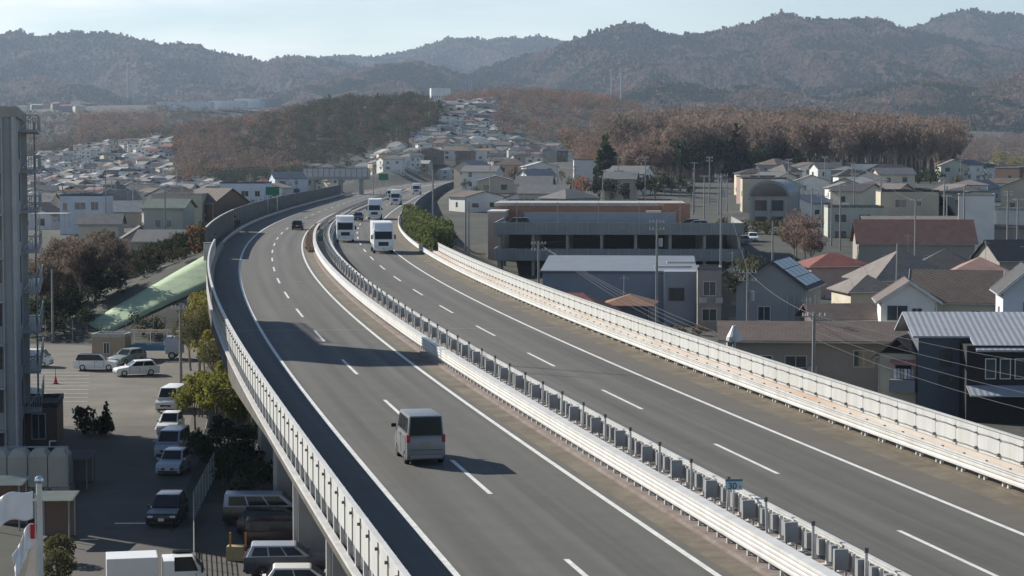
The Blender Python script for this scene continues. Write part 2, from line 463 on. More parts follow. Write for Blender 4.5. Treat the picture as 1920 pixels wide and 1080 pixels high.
def tree(kind, leaf, loc, h, label, name=None, group='trees', rz=None, seed=0, n=420, bark=None, wide=1.0, ls=1.0):
    key = (kind, leaf, seed, n, ls)
    nm = name or {'conifer': 'conifer_tree', 'broad': 'leafy_tree', 'bare': 'bare_tree', 'bush': 'bush'}[kind]
    s = h / 10.0
    rz = R.uniform(0, 6.28) if rz is None else rz
    if key not in PROTO:
        tk = TreeKind(kind, 11 + seed * 7 + len(kind), n, ls=ls)
        t = thing(nm, label, 'bush' if kind == 'bush' else 'tree', loc, rz, group)
        t.scale = (s * wide, s * wide, s)
        tk.trunk.build('trunk', bark or (m_barkpale if kind == 'bare' else m_bark), t)
        quads_object('crown', tk.leaf, m_lf[leaf], parent=t)
        PROTO[key] = t
        return t
    c = copy_tree(PROTO[key], loc, rz, label, group, (s * wide, s * wide, s)); c.name = nm
    c['category'] = 'bush' if kind == 'bush' else 'tree'
    return c
FK = {}
def forest(name, label, spots, kind, tints, n=90, hr=(9, 14), trunks=False, seed=0):
    """spots (X,Y): a wood that reads as one mass"""
    ks = [TreeKind(kind, 90 + seed + i, n) for i in range(4)]
    rr = np.random.RandomState(seed + 5)
    VV, TT, KV, KT = [], [], [], []
    for X, Y in spots:
        k = ks[rr.randint(4)]; h = rr.uniform(*hr) / 10; a = rr.uniform(0, 6.28); w = rr.uniform(0.85, 1.25)
        c, s = math.cos(a), math.sin(a)
        P = k.leaf * np.array([h * w, h * w, h])
        Q = np.stack([P[:, 0] * c - P[:, 1] * s + X, P[:, 0] * s + P[:, 1] * c + Y, P[:, 2] + gz(X, Y)], 1)
        t = np.array(tints[rr.randint(len(tints))]) * rr.uniform(0.8, 1.25)
        VV.append(Q); TT.append(np.repeat((t[None] * rr.uniform(0.8, 1.2, (len(Q) // 4, 1))), 4, 0))
        if trunks:
            z0 = gz(X, Y); r = 0.16 * h; 
            b = np.array([[X - r, Y, z0 - 0.5], [X + r, Y, z0 - 0.5], [X + r * .6, Y, z0 + h * 7], [X - r * .6, Y, z0 + h * 7]])
            b2 = b.copy(); b2[:, 0] = X; b2[:, 1] = Y + (b[:, 0] - X)
            KV += [b, b2]; KT += [np.repeat([[0.16, 0.135, 0.11]], 8, 0)]
    V = np.concatenate(VV + KV); T = np.concatenate(TT + KT)
    o = quads_object(name, V, m_tint, T)
    return tag(o, label, 'wood', None, 'stuff')

def scatter(n, fx, seed):
    rr = random.Random(seed); out = []
    while len(out) < n:
        p = fx(rr)
        if p: out.append(p)
    return out
def wedge(pxa, pxb, ya, yb):
    def f(r):
        Y = ya + (yb - ya) * r.random() ** 0.9
        return xat(r.uniform(pxa, pxb), Y), Y
    return f
T_BROWN = [(0.15, 0.105, 0.08), (0.13, 0.10, 0.08), (0.17, 0.115, 0.085), (0.12, 0.095, 0.08)]
T_TWIG = [(0.21, 0.155, 0.13), (0.19, 0.15, 0.13), (0.24, 0.16, 0.125), (0.165, 0.14, 0.12), (0.15, 0.13, 0.10)]
T_RUST = [(0.21, 0.12, 0.08), (0.23, 0.115, 0.07), (0.15, 0.10, 0.07), (0.17, 0.11, 0.075), (0.14, 0.12, 0.06)]
T_MIX = [(0.045, 0.055, 0.028), (0.05, 0.06, 0.03), (0.085, 0.068, 0.042), (0.11, 0.075, 0.05), (0.04, 0.05, 0.026)]
T_DARK = [(0.028, 0.038, 0.02), (0.035, 0.045, 0.022), (0.045, 0.045, 0.025)]
forest('hill_wood', 'dark mixed wood covering the rounded hill in the middle distance', scatter(900, lambda r: (lambda X, Y: (X, Y) if ((X + 108) / 64) ** 2 + ((Y - 1300) / 150) ** 2 < 1 else None)(r.uniform(-175, -45), r.uniform(1150, 1420)), 1), 'broad', T_MIX, 100, (10, 15), seed=1)
forest('hill_wood', 'brown and dark green wood on the slope left of the rounded hill', scatter(760, wedge(330, 560, 1050, 1480), 2), 'broad', T_BROWN + T_BROWN + T_RUST + T_MIX[:1], 90, (10, 15), seed=2)
forest('hill_wood', 'dark green wood at the foot of the rounded hill behind the valley houses', scatter(170, wedge(400, 600, 960, 1080), 12), 'broad', T_DARK + T_MIX[:2], 100, (9, 14), seed=12)
forest('autumn_wood', 'rusty autumn wood on the low ridge beyond the hillside houses', scatter(520, wedge(820, 1200, 1720, 2000), 3), 'broad', T_RUST, 70, (11, 16), seed=3)
forest('autumn_wood', 'brown leafless wood with pale trunks on the slope right of the expressway', scatter(560, wedge(1150, 1790, 705, 930), 4), 'bare', T_TWIG, 420, (15.5, 23), trunks=True, seed=4)
forest('autumn_wood', 'reddish brown wood between the hillside houses and the leafless wood', scatter(230, wedge(1060, 1260, 830, 1250), 5), 'broad', T_BROWN + T_RUST[:1] + T_MIX[:1], 90, (11, 16), seed=5)
forest('autumn_wood', 'orange and brown wood on the terrace edge at the left', scatter(300, wedge(150, 310, 1850, 2120), 6), 'broad', T_RUST + [(0.26, 0.10, 0.06)], 80, (12, 17), seed=6)
forest('autumn_wood', 'pale brown wood in front of the far hills at the right', scatter(420, wedge(1700, 2000, 1500, 2100), 7), 'broad', T_BROWN + [(0.2, 0.13, 0.1)], 70, (12, 17), seed=7)

forest('hill_wood', 'grey green mixed wood on the rise between the left valley and the terrace', scatter(1500, wedge(-60, 400, 1480, 2150), 8), 'broad', T_MIX + T_BROWN + [(0.10, 0.105, 0.07)], 80, (9, 14), seed=8)
forest('town_greenery', 'low garden greenery and hedges between the slope houses', scatter(800, wedge(590, 1140, 900, 1700), 9), 'broad', T_MIX + [(0.09, 0.095, 0.06), (0.07, 0.08, 0.045)], 60, (3, 6.5), seed=9)
forest('town_greenery', 'low garden greenery and hedges between the left valley houses', scatter(520, wedge(40, 560, 400, 1480), 10), 'broad', T_MIX + [(0.09, 0.095, 0.06)], 60, (2.5, 5.5), seed=10)
forest('town_greenery', 'low garden greenery in the right valley', scatter(260, wedge(1420, 2000, 460, 1450), 13), 'broad', T_MIX + [(0.10, 0.095, 0.06)], 60, (2.5, 5.5), seed=13)
forest('autumn_wood', 'russet and green wood at the top of the slope houses', scatter(260, wedge(800, 1150, 1640, 1760), 14), 'broad', T_RUST + T_BROWN, 70, (9, 14), seed=14)
forest('autumn_wood', 'mauve brown wood filling the slope between the brick shop and the houses beyond the bend', scatter(330, wedge(1085, 1300, 640, 930), 15), 'bare', T_TWIG + T_RUST[:2], 300, (10, 15), seed=15)
def emb(r):
    X = r.uniform(-66, -34); Y = r.uniform(234, 335); s = rslope(Y); u = (X - cx(Y)) / math.sqrt(1 + s * s)
    if u > -8.6: return None
    a = (X + 34) / -14.0; top = 257.5 - a * 16.0; bot = 247.5 - a * 12.0         # keep clear of the green sheet
    if bot - 4.5 < Y < top + 6 and X > -52: return None
    if Y < bot and X < -44: return None
    return X, Y
forest('embankment_scrub', 'dark scrub covering the embankment slope left of the expressway', scatter(330, emb, 16), 'bush', T_DARK + [(0.07, 0.06, 0.045), (0.055, 0.06, 0.035)], 200, (1.6, 3.4), seed=16)
forest('autumn_wood', 'russet wood between the upper houses and the leafless wood', scatter(420, wedge(930, 1170, 1330, 1720), 17), 'broad', T_RUST + T_BROWN + T_TWIG, 90, (10, 15), seed=17)
forest('autumn_wood', 'mauve brown wood on the low ground before the foothills at the right', scatter(800, wedge(1690, 2080, 1500, 2280), 18), 'broad', T_BROWN + T_TWIG, 60, (11, 16), seed=18)
# the woods on the mountains: one crown for every fifteen metres or so of slope
for name, rows, seed in RIDGES:
    rr = np.random.RandomState(int(seed * 10)); A = np.array(rows); nr, ncol = A.shape[:2]
    n = 34000
    fi = rr.uniform(0.12, 1, n) * (nr - 1.001); fj = rr.uniform(0, ncol - 1.001, n); i, j = fi.astype(int), fj.astype(int); a, b = (fi - i)[:, None], (fj - j)[:, None]
    P = (A[i, j] * (1 - a) + A[i + 1, j] * a) * (1 - b) + (A[i, j + 1] * (1 - a) + A[i + 1, j + 1] * a) * b
    kind = np.array([noise.noise((p[0] / 170, p[1] / 230, seed)) + 0.55 * noise.noise((p[0] / 50, p[1] / 60, seed + 5)) for p in P]) + rr.normal(0, .12, n)
    low = name == 'foothill'
    T = np.where((kind > (0.22 if low else -0.02))[:, None], np.array([[0.016, 0.027, 0.016]]), np.where((kind > -0.28)[:, None], np.array([[0.105, 0.078, 0.058]]), np.array([[0.165, 0.115, 0.09]])))
    T = T * rr.uniform(0.82, 1.18, (n, 1)) * (1.25 if low else 1.0)
    h = rr.uniform(4.0, 8.5, (n, 1)) * (0.8 if low else 1.0); Q = []
    for q in range(3):
        az = rr.uniform(0, 6.28, n); w = rr.uniform(2.6, 5.0, n) * (0.8 if low else 1.0)
        dx = np.stack([np.cos(az) * w, np.sin(az) * w, rr.normal(0, .6, n)], 1); up = np.concatenate([rr.normal(0, 1.6, (n, 2)), h], 1); base = P + rr.normal(0, 1.2, (n, 3)) * [1, 1, 0]
        Q.append(np.stack([base - dx * .8, base + dx * .8, base + dx * .55 + up, base - dx * .45 + up * .9], 1))
    Q = np.stack(Q, 1).reshape(-1, 3)
    tag(quads_object('mountain_wood', Q, m_tint, np.repeat(T, 12, 0)), 'mixed evergreen and bare wood covering the ' + ('pinkish foothills' if low else 'far mountain slopes'), 'wood', None, 'stuff')
forest('hill_wood', 'grey brown wood in front of the white terrace buildings', scatter(360, wedge(270, 545, 2060, 2235), 19), 'broad', T_BROWN + T_MIX, 60, (7, 11), seed=19)
# haze: the thin blue December air
hz = MB().box((0, 3560, -8), (9600, 7900, 720)).build('haze', [])
hm = bpy.data.materials.new('haze_air'); hm.use_nodes = True
hn = hm.node_tree.nodes; hl = hm.node_tree.links
hn.remove(hn['Principled BSDF'])
pv = hn.new('ShaderNodeVolumePrincipled')
pv.inputs['Color'].default_value = (0.62, 0.78, 1.0, 1)
pv.inputs['Density'].default_value = 0.68e-4
pv.inputs['Anisotropy'].default_value = 0.2
hl.new(pv.outputs[0], hn['Material Output'].inputs['Volume'])
hz.data.materials.append(hm)
tag(hz, 'thin pale blue air haze over the whole valley', 'haze', None, 'stuff')
# ---------------------------------------------------------------- expressway: deck, markings, median
m_asph = mat('asphalt_worn', (0.115, 0.113, 0.108), 0.9, var=0.10, scale=0.35, bump=0.15, bscale=30, detail=8)
m_conc = mat('concrete', (0.30, 0.29, 0.27), 0.9, var=0.18, scale=0.6, detail=7)
m_concd = mat('concrete_stained', (0.22, 0.205, 0.18), 0.92, var=0.3, scale=0.5, detail=8)
m_paint = mat('road_paint', (0.50, 0.50, 0.47), 0.7, col2=(0.74, 0.74, 0.70), scale=2.2, detail=9)
m_white = mat('white_painted_steel', (0.46, 0.445, 0.42), 0.5, col2=(0.60, 0.60, 0.58), scale=1.1, detail=8)
m_whitep = mat('white_panel', (0.40, 0.395, 0.375), 0.6, col2=(0.51, 0.52, 0.51), scale=0.9, detail=7, stretch=(2.2, 2.2, 0.35))
m_galv = mat('galvanised_steel', (0.32, 0.34, 0.36), 0.5, 0.3, var=0.12, scale=1.0)
m_grey = mat('grey_box_paint', (0.27, 0.28, 0.285), 0.6, var=0.12, scale=1.5)
m_rust = mat('rust_stained_coping', (0.57, 0.54, 0.49), 0.8, col2=(0.44, 0.31, 0.22), scale=0.35, detail=6, stretch=(1, 0.25, 3))
m_dirt = mat('verge_dirt', (0.14, 0.118, 0.088), 0.97, var=0.35, scale=0.7, bump=0.4, bscale=6, detail=8)
m_brick = mat('median_red_gravel', (0.17, 0.115, 0.095), 0.95, col2=(0.27, 0.245, 0.22), scale=1.3, detail=5)
m_dkgrey = mat('dark_grey_steel', (0.10, 0.105, 0.11), 0.6, var=0.15, scale=1.0)
m_black = mat('black_rubber', (0.02, 0.02, 0.02), 0.8, var=0.2)

# asphalt: tyre-worn bands run along the lanes; the band pattern comes from the mesh's own lane coordinate
def asphalt_banded():
    m = bpy.data.materials.new('asphalt_lanes'); m.use_nodes = True
    n, l = m.node_tree.nodes, m.node_tree.links; b = n['Principled BSDF']; b.inputs['Roughness'].default_value = 0.88; b.inputs['Specular IOR Level'].default_value = 0.25
    uv = n.new('ShaderNodeAttribute'); uv.attribute_name = 'lane'
    mp = n.new('ShaderNodeMapping'); mp.inputs['Scale'].default_value = (1.1, 0.012, 1)
    l.new(uv.outputs['Vector'], mp.inputs[0])
    nz = n.new('ShaderNodeTexNoise'); nz.inputs['Scale'].default_value = 1.0; nz.inputs['Detail'].default_value = 5; l.new(mp.outputs[0], nz.inputs['Vector'])
    tc = n.new('ShaderNodeTexCoord'); n2 = n.new('ShaderNodeTexNoise'); n2.inputs['Scale'].default_value = 0.6; n2.inputs['Detail'].default_value = 9; n2.inputs['Roughness'].default_value = 0.75
    l.new(tc.outputs['Object'], n2.inputs['Vector'])
    c1 = n.new('ShaderNodeValToRGB'); c1.color_ramp.elements[0].color = (0.078, 0.0755, 0.069, 1); c1.color_ramp.elements[0].position = 0.32
    c1.color_ramp.elements[1].color = (0.126, 0.122, 0.111, 1); c1.color_ramp.elements[1].position = 0.68
    l.new(nz.outputs['Fac'], c1.inputs[0])
    mx = n.new('ShaderNodeMixRGB'); mx.blend_type = 'OVERLAY'; mx.inputs[0].default_value = 0.22
    l.new(c1.outputs[0], mx.inputs[1]); l.new(n2.outputs['Fac'], mx.inputs[2]); l.new(mx.outputs[0], b.inputs['Base Color'])
    return m
m_lane = asphalt_banded()
def lane_strip(name, ua, ub, y0, y1, dz, m, nu=2):
    ys = ylist(y0, y1); us = np.linspace(ua, ub, nu)
    mb = MB(); mb.sweep([[rp(Y, u, dz) for u in us] for Y in ys])
    o = mb.build(name, m, smooth=False)
    a = o.data.attributes.new('lane', 'FLOAT_VECTOR', 'POINT')
    # recover lane coordinates from the vertices
    out = np.zeros((len(o.data.vertices), 3), np.float32)
    for i, v in enumerate(o.data.vertices):
        Y = v.co.y; s = rslope(min(max(Y, y0), y1)); u = (v.co.x - cx(min(max(Y, y0), y1))) / math.sqrt(1 + s * s)
        out[i] = (u, Y, 0)
    a.data.foreach_set('vector', out.ravel())
    return struct(o)
YR0, YR1 = -40, 1040
lane_strip('carriageway', -6.0, 4.6, YR0, YR1, 0.0, m_lane, 8)
lane_strip('carriageway', 7.2, 18.0, YR0, YR1, 0.0, m_lane, 8)
mb = MB(); ribbon([(4.5, 0.012), (5.0, 0.03), (5.0, 0.10), (7.25, 0.10), (7.25, 0.02), (7.45, 0.012)], YR0, YR1, mb)
struct(mb.build('median_strip', m_brick))
mb = MB(); ribbon([(4.12, 0.006), (4.55, 0.02), (5.1, 0.03)], YR0, YR1, mb)
struct(mb.build('verge_strip', m_dirt))
mb = MB(); ribbon([(16.9, 0.006), (17.6, 0.02), (18.0, 0.03), (18.0, 0.12), (18.9, 0.12)], YR0, YR1, mb)
struct(mb.build('verge_strip', m_dirt))
# the viaduct slab and girders under it, up to the abutment
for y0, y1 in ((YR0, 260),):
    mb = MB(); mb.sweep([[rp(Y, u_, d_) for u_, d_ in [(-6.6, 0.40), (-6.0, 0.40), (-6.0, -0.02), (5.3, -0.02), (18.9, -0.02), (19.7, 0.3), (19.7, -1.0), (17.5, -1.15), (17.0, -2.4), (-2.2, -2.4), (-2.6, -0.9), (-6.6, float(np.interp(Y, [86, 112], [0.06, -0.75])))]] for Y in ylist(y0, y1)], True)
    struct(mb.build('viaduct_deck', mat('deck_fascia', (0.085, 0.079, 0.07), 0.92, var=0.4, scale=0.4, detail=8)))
mb = MB()
for y0, y1 in ((258, YR1),):
    ribbon([(-8.6, -0.6), (-8.0, -0.06), (-6.4, -0.03), (4.6, -0.04), (18.0, -0.03), (20.5, -0.06), (21.5, -0.6)], y0, y1, mb)
struct(mb.build('road_shoulder', m_dirt))
def line(u, y0=YR0, y1=YR1, w=0.2):
    mb = MB(); ribbon([(u - w / 2, 0.008), (u + w / 2, 0.008)], y0, y1, mb, near=1.5); return struct(mb.build('road_marking', m_paint))
for u in (-3.55, 3.68, 7.75, 15.03): line(u)
def dashes(u, y0, phase):
    mb = MB(); Y = y0
    starts = arc_steps(y0, 980, 20.0)
    for Y in starts:
        ys = np.linspace(Y, Y - 8.0, 6)
        mb.sweep([[rp(y, u - 0.085, 0.008), rp(y, u + 0.085, 0.008)] for y in ys])
    return struct(mb.build('road_marking', m_paint))
dashes(0.0, 0.9, 0)
dashes(11.42, 3.6, 0)
# stained shoulders
m_stain = mat('asphalt_stained', (0.098, 0.089, 0.078), 0.93, col2=(0.124, 0.111, 0.096), scale=0.5, detail=8)
for a, b, d in ((15.25, 17.0, .003), (3.88, 4.2, .003)):
    mb = MB(); ribbon([(a, d), (b, d)], YR0, 420, mb); struct(mb.build('shoulder_surface', m_stain))
# expansion joints
m_joint = mat('joint_steel', (0.155, 0.15, 0.14), 0.8, var=0.3)
mb = MB()
for Y in (138.5, 192.0, 252.0):
    for a, b in ((-5.9, 4.4), (7.5, 17.9)): mb.sweep([[rp(Y, u, 0.006) for u in np.linspace(a, b, 8)], [rp(Y + 0.4, u, 0.006) for u in np.linspace(a, b, 8)]])
struct(mb.build('expansion_joint', m_joint))

# ---------------------------------------------------------------- barriers
def cap100(rows, name, mats_, root, build, keep=100):
    """one part per row, nearest first; past `keep` the rest are one part"""
    for r in rows[:keep]:
        mb = MB(); build(mb, r); mb.build(name, mats_, root)
    if len(rows) > keep:
        mb = MB()
        for r in rows[keep:]: build(mb, r)
        tag(mb.build(name + '_row', mats_, root), kind='stuff')
def at_road(mb, Y, u, pieces):
    """pieces: (du, dv, dz, sx, sy, sz) boxes in the road's own frame"""
    a = rang(Y); c = rp(Y, u); cs, sn = math.cos(a), math.sin(a)
    for du, dv, dz, sx, sy, sz in pieces:
        mb.box((c.x + du * cs - dv * sn, c.y + du * sn + dv * cs, c.z + dz), (sx, sy, sz), a)
W_BEAM = lambda u, z, h, d=0.07: [(u, z), (u - d, z + h * .12), (u - d, z + h * .33), (u + 0.0, z + h * .5), (u - d, z + h * .67), (u - d, z + h * .88), (u, z + h), (u + 0.03, z + h), (u + 0.03, z)]
# median rail towards the left carriageway
t = thing('guard_rail', 'wide white steel guard rail on base plates along the left edge of the median', 'guard rail')
a_, b_ = 30, 330
GAP = (121.5, 124.0)
for y0, y1 in ((a_, b_),):
    mb = MB(); ribbon(W_BEAM(5.12, 0.36, 0.30, .022), y0, y1, mb, close=True); ribbon(W_BEAM(5.12, 0.665, 0.285, .022), y0, y1, mb, close=True)
    ribbon([(5.10, 0.955), (5.46, 0.965), (5.46, 0.93), (5.10, 0.92)], y0, y1, mb, close=True)
    mb.build('beam', m_white, t)
cap100(arc_steps(48, 300, 1.0), 'post', m_white, t, lambda mb, Y: at_road(mb, Y, 5.3, [(0, 0, 0.03, 0.09, 0.09, 0.85), (-0.05, 0, 0.03, 0.34, 0.22, 0.05)]))
# median rail towards the right carriageway, seen from behind
t = thing('guard_rail', 'white guard rail with grey backed posts along the right edge of the median', 'guard rail')
mb = MB(); ribbon([(7.28, 0.30), (7.35, 0.34), (7.35, 0.52), (7.29, 0.58), (7.35, 0.64), (7.35, 0.82), (7.28, 0.86), (7.25, 0.86), (7.25, 0.30)], 30, 420, mb, close=True)
ribbon([(7.2, 0.90), (7.36, 0.90), (7.36, 0.86), (7.2, 0.86)], 30, 420, mb, close=True)
mb.build('beam', m_white, t)
cap100(arc_steps(48, 330, 1.03), 'post', m_white, t, lambda mb, Y: at_road(mb, Y, 7.1, [(0, 0, 0.1, 0.10, 0.10, 0.72), (-0.06, 0, 0.1, 0.30, 0.24, 0.04)]))
def blk(mb, Y): at_road(mb, Y, 7.0, [(0, 0, 0.36, 0.25, 0.22, 0.47)])
cap100(arc_steps(48.2, 330, 1.03), 'spacer_block', m_grey, t, blk)
# boxes and delineator posts standing in the median
bx0 = thing('median_cabinet', 'flat grey steel cabinet on two short legs standing in the median', 'cabinet', (0, 0, 0), 0, 'grey cabinets along the median')
MB().box((0, 0, 0.30), (0.40, 0.18, 0.60)).build('body', m_grey, bx0, bevel=0.02)
MB().box((-0.15, 0, 0), (0.05, 0.06, 0.3)).build('leg', m_galv, bx0); MB().box((0.15, 0, 0), (0.05, 0.06, 0.3)).build('leg', m_galv, bx0)
dl0 = thing('delineator_post', 'thin galvanised delineator post with dark cap standing in the median', 'post', (0, 0, 0), 0, 'thin delineator posts along the median')
MB().tube((0, 0, 0), (0, 0, 1.18), 0.045, n=8).build('pole', m_white, dl0); MB().tube((0, 0, 1.18), (0, 0, 1.32), 0.06, n=8).build('cap', m_dkgrey, dl0)
for k, Y in enumerate(arc_steps(51.0, 330, 4.12)):
    c = rp(Y, 6.72, 0.1); a = rang(Y)
    if k == 0: bx0.location = c; bx0.rotation_euler.z = a
    else:
        q = copy_tree(bx0, c, a + R.uniform(-.10, .10)); q.rotation_euler.x = R.uniform(-.03, .03); q.rotation_euler.y = R.uniform(-.025, .025); q.scale.z = R.uniform(.95, 1.06)
    Y2 = Y + 1.9; c = rp(Y2, 6.62, 0.1); a = rang(Y2)
    if k == 0: dl0.location = c
    else:
        q = copy_tree(dl0, c, a); q.rotation_euler.x = R.uniform(-.04, .04); q.rotation_euler.y = R.uniform(-.04, .04)
# no broken end piece: the median rail runs on through the block's cast shadow
# right-hand barrier: double beam rail, coping, panel wall
t = thing('guard_rail', 'double white beam guard rail along the right shoulder of the expressway', 'guard rail')
mb = MB(); ribbon(W_BEAM(18.02, 0.33, 0.36), 30, 420, mb, close=True); ribbon(W_BEAM(18.02, 0.69, 0.16), 30, 420, mb, close=True); mb.build('beam', m_white, t)
cap100(arc_steps(55, 400, 2.0), 'post', m_white, t, lambda mb, Y: at_road(mb, Y, 18.2, [(0, 0, 0.1, 0.12, 0.12, 0.75), (0, 0.45, 0.1, 0.1, 0.1, 0.22)]))
t = thing('parapet_wall', 'low concrete parapet with rust stained coping under the white panels', 'wall')
mb = MB(); ribbon([(18.75, 0.05), (18.75, 0.60), (19.35, 0.60), (19.35, -1.0), (19.72, -1.0), (19.72, 0.05)][:4], 30, 238, mb); mb.build('wall', m_conc, t)
mb = MB(); ribbon([(18.62, 0.60), (18.62, 0.68), (18.95, 0.74), (19.35, 0.74), (19.35, 0.60)], 30, 238, mb, close=True); mb.build('coping', m_rust, t)
def panel_wall(label, u, z0, z1, ya, yb, step, side, mpan, name='barrier_wall'):
    t = thing(name, label, 'barrier')
    ys = arc_steps(ya, yb, step)
    def pan(mb, k):
        a, b = ys[k], ys[k + 1] - 0.02
        mb.sweep([[rp(y, u, z0), rp(y, u, z1), rp(y, u + 0.05, z1), rp(y, u + 0.05, z0)] for y in np.linspace(a + .02, b, 3)], close=True)
        for y in (a + .02, b): mb.quad(rp(y, u, z0), rp(y, u, z1), rp(y, u + 0.05, z1), rp(y, u + 0.05, z0))
    cap100(list(range(len(ys) - 1)), 'panel', mpan, t, pan)
    return t, ys
t, ys = panel_wall('long white panel wall with cable bolts along the right edge of the viaduct', 19.05, 0.76, 1.75, 40, 236, 2.0, -1, m_whitep)
cap100(ys, 'bracket', m_dkgrey, t, lambda mb, Y: at_road(mb, Y, 19.0, [(0, 0, 0.84, 0.10, 0.12, 0.12), (0, 0, 1.45, 0.08, 0.08, 0.06)]))
mb = MB()
for z in (0.9, 1.48): mb.path([rp(y, 18.98, z + (0.03 if k % 2 else 0)) for k, y in enumerate(arc_steps(40, 236, 1.0))], 0.012, 4)
mb.build('cable', m_dkgrey, t)
mb = MB(); ribbon([(18.99, 1.75), (19.16, 1.75), (19.16, 1.79), (18.99, 1.79)], 40, 236, mb, close=True); mb.build('top_rail', m_whitep, t)
# left-hand barrier: white panels on posts, the outside lit by the sun
t, ys = panel_wall('white panel barrier on posts along the left edge of the viaduct', -6.56, 1.15, 2.16, 40, 236, 1.75, 1, m_whitep)
cap100(ys, 'post', m_white, t, lambda mb, Y: at_road(mb, Y, -6.43, [(0, 0, 0.45, 0.14, 0.14, 1.70)]))
mb = MB(); ribbon([(-6.68, 0.41), (-6.48, 0.41), (-6.48, 0.52), (-6.68, 0.52)], 40, 236, mb, close=True); ribbon([(-6.58, 2.16), (-6.42, 2.16), (-6.42, 2.20), (-6.58, 2.20)], 40, 236, mb, close=True); mb.build('rail', m_white, t)
cap100(ys, 'drain_bar', m_dkgrey, t, lambda mb, Y: at_road(mb, Y, -6.57, [(-0.05, 0, 1.95, 0.08, 0.06, 0.08), (-0.01, 0, 1.1, 0.025, 0.025, 1.06)]))
mb = MB(); ribbon([(-6.22, 0.25), (-6.22, 1.05), (-6.05, 1.05), (-6.0, 0.02)], 40, 256, mb); mb.build('parapet', m_dkgrey, t)
# piers
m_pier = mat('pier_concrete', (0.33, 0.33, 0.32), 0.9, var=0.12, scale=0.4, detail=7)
PIERS = ((74, 'pier of the viaduct at the very bottom of the picture'), (90, 'nearest wide concrete pier with white lit edge, right of the parked cars'), (107, 'second wide concrete pier with white lit edge, touching the parked cars'), (122, 'concrete pier behind the cars under the viaduct'), (139, 'concrete pier of the viaduct behind the dark shrubs'), (156, 'concrete pier of the viaduct right of the parked vans'), (176, 'concrete pier of the viaduct by the sunlit shrubs'), (205, 'concrete pier of the viaduct by the yellow shrubs'), (234, 'last concrete pier of the viaduct before the abutment'))
for i, (Y, lab) in enumerate(PIERS):
    c = rp(Y, -2.2); t = thing('viaduct_pier', lab, 'pier', (c.x, c.y, 0), rang(Y), 'piers under the viaduct')
    MB().box((2.6, 0, -0.3), (8.0, 1.9, c.z - 0.2)).build('shaft', m_pier, t, bevel=0.05)
    MB().box((-1.52, -0.55, 0), (0.2, 0.24, c.z - 0.1)).build('downpipe', m_white, t)
    MB().box((11.6, 0, c.z - 3.7), (9.9, 1.7, 1.25)).build('crossbeam', m_pier, t, bevel=0.05)
    MB().box((18.2, 0, -0.3), (3.2, 1.6, c.z - 2.1)).build('shaft', m_pier, t, bevel=0.05)
# high noise barriers on the embankment, left
m_noise = mat('noise_panel_grey', (0.095, 0.10, 0.10), 0.8, var=0.14, scale=0.25, detail=5)
m_mauve = mat('noise_panel_mauve', (0.21, 0.195, 0.20), 0.8, var=0.14, scale=0.25)
def noise_wall(label, u, za, zb, ya, yb, step, m, mtop):
    t = thing('noise_barrier', label, 'noise barrier'); ys = arc_steps(ya, yb, step)
    def pan(mb, k):
        a, b = ys[k], ys[k + 1]
        P = [rp(y, u + d, z) for y in (a + .05, b - .05) for d, z in ((0, za), (0, zb), (0.1, zb), (0.1, za))]
        mb.sweep([P[:4], P[4:]], close=True); mb.quad(*P[:4]); mb.quad(*P[4:])
    cap100(list(range(len(ys) - 1)), 'panel', m, t, pan)
    cap100(ys, 'post', m_dkgrey, t, lambda mb, Y: at_road(mb, Y, u, [(0.05, 0, za, 0.2, 0.16, zb - za)]))
    mb = MB(); ribbon([(u - 0.04, zb), (u + 0.14, zb), (u + 0.14, zb + 0.1), (u - 0.04, zb + 0.1)], ya, ys[-1], mb, close=True); mb.build('cap_rail', mtop, t)
    return t
noise_wall('tall grey noise barrier at the left where the viaduct meets the embankment', -7.6, -0.2, 3.4, 238, 318, 4, m_noise, m_whitep)
noise_wall('second tall grey noise barrier farther along the left side of the bend', -8.4, -0.2, 3.1, 322, 620, 5, m_noise, m_dkgrey)
noise_wall('long dark noise barrier along the far right side of the bend', 20.6, -2.5, 2.6, 345, 900, 6, mat('noise_panel_blue', (0.10, 0.115, 0.13), 0.8, var=0.15, scale=0.2), m_galv)
t = thing('guard_rail', 'low white guard rail along the left shoulder of the far bend', 'guard rail')
mb = MB(); ribbon(W_BEAM(-6.45, 0.4, 0.42), 236, 640, mb, close=True); mb.build('beam', m_galv, t)
cap100(arc_steps(236, 640, 4), 'post', m_galv, t, lambda mb, Y: at_road(mb, Y, -6.6, [(0, 0, 0, 0.12, 0.12, 0.75)]))
t = thing('guard_rail', 'grey guard rail along the left edge of the median on the far bend', 'guard rail')
mb = MB(); ribbon(W_BEAM(5.3, 0.4, 0.42), 332, 700, mb, close=True); ribbon(W_BEAM(6.9, 0.4, 0.42), 425, 700, mb, close=True); mb.build('beam', m_galv, t)
cap100(arc_steps(332, 700, 4), 'post', m_galv, t, lambda mb, Y: at_road(mb, Y, 5.5, [(0, 0, 0, 0.12, 0.12, 0.75)]))
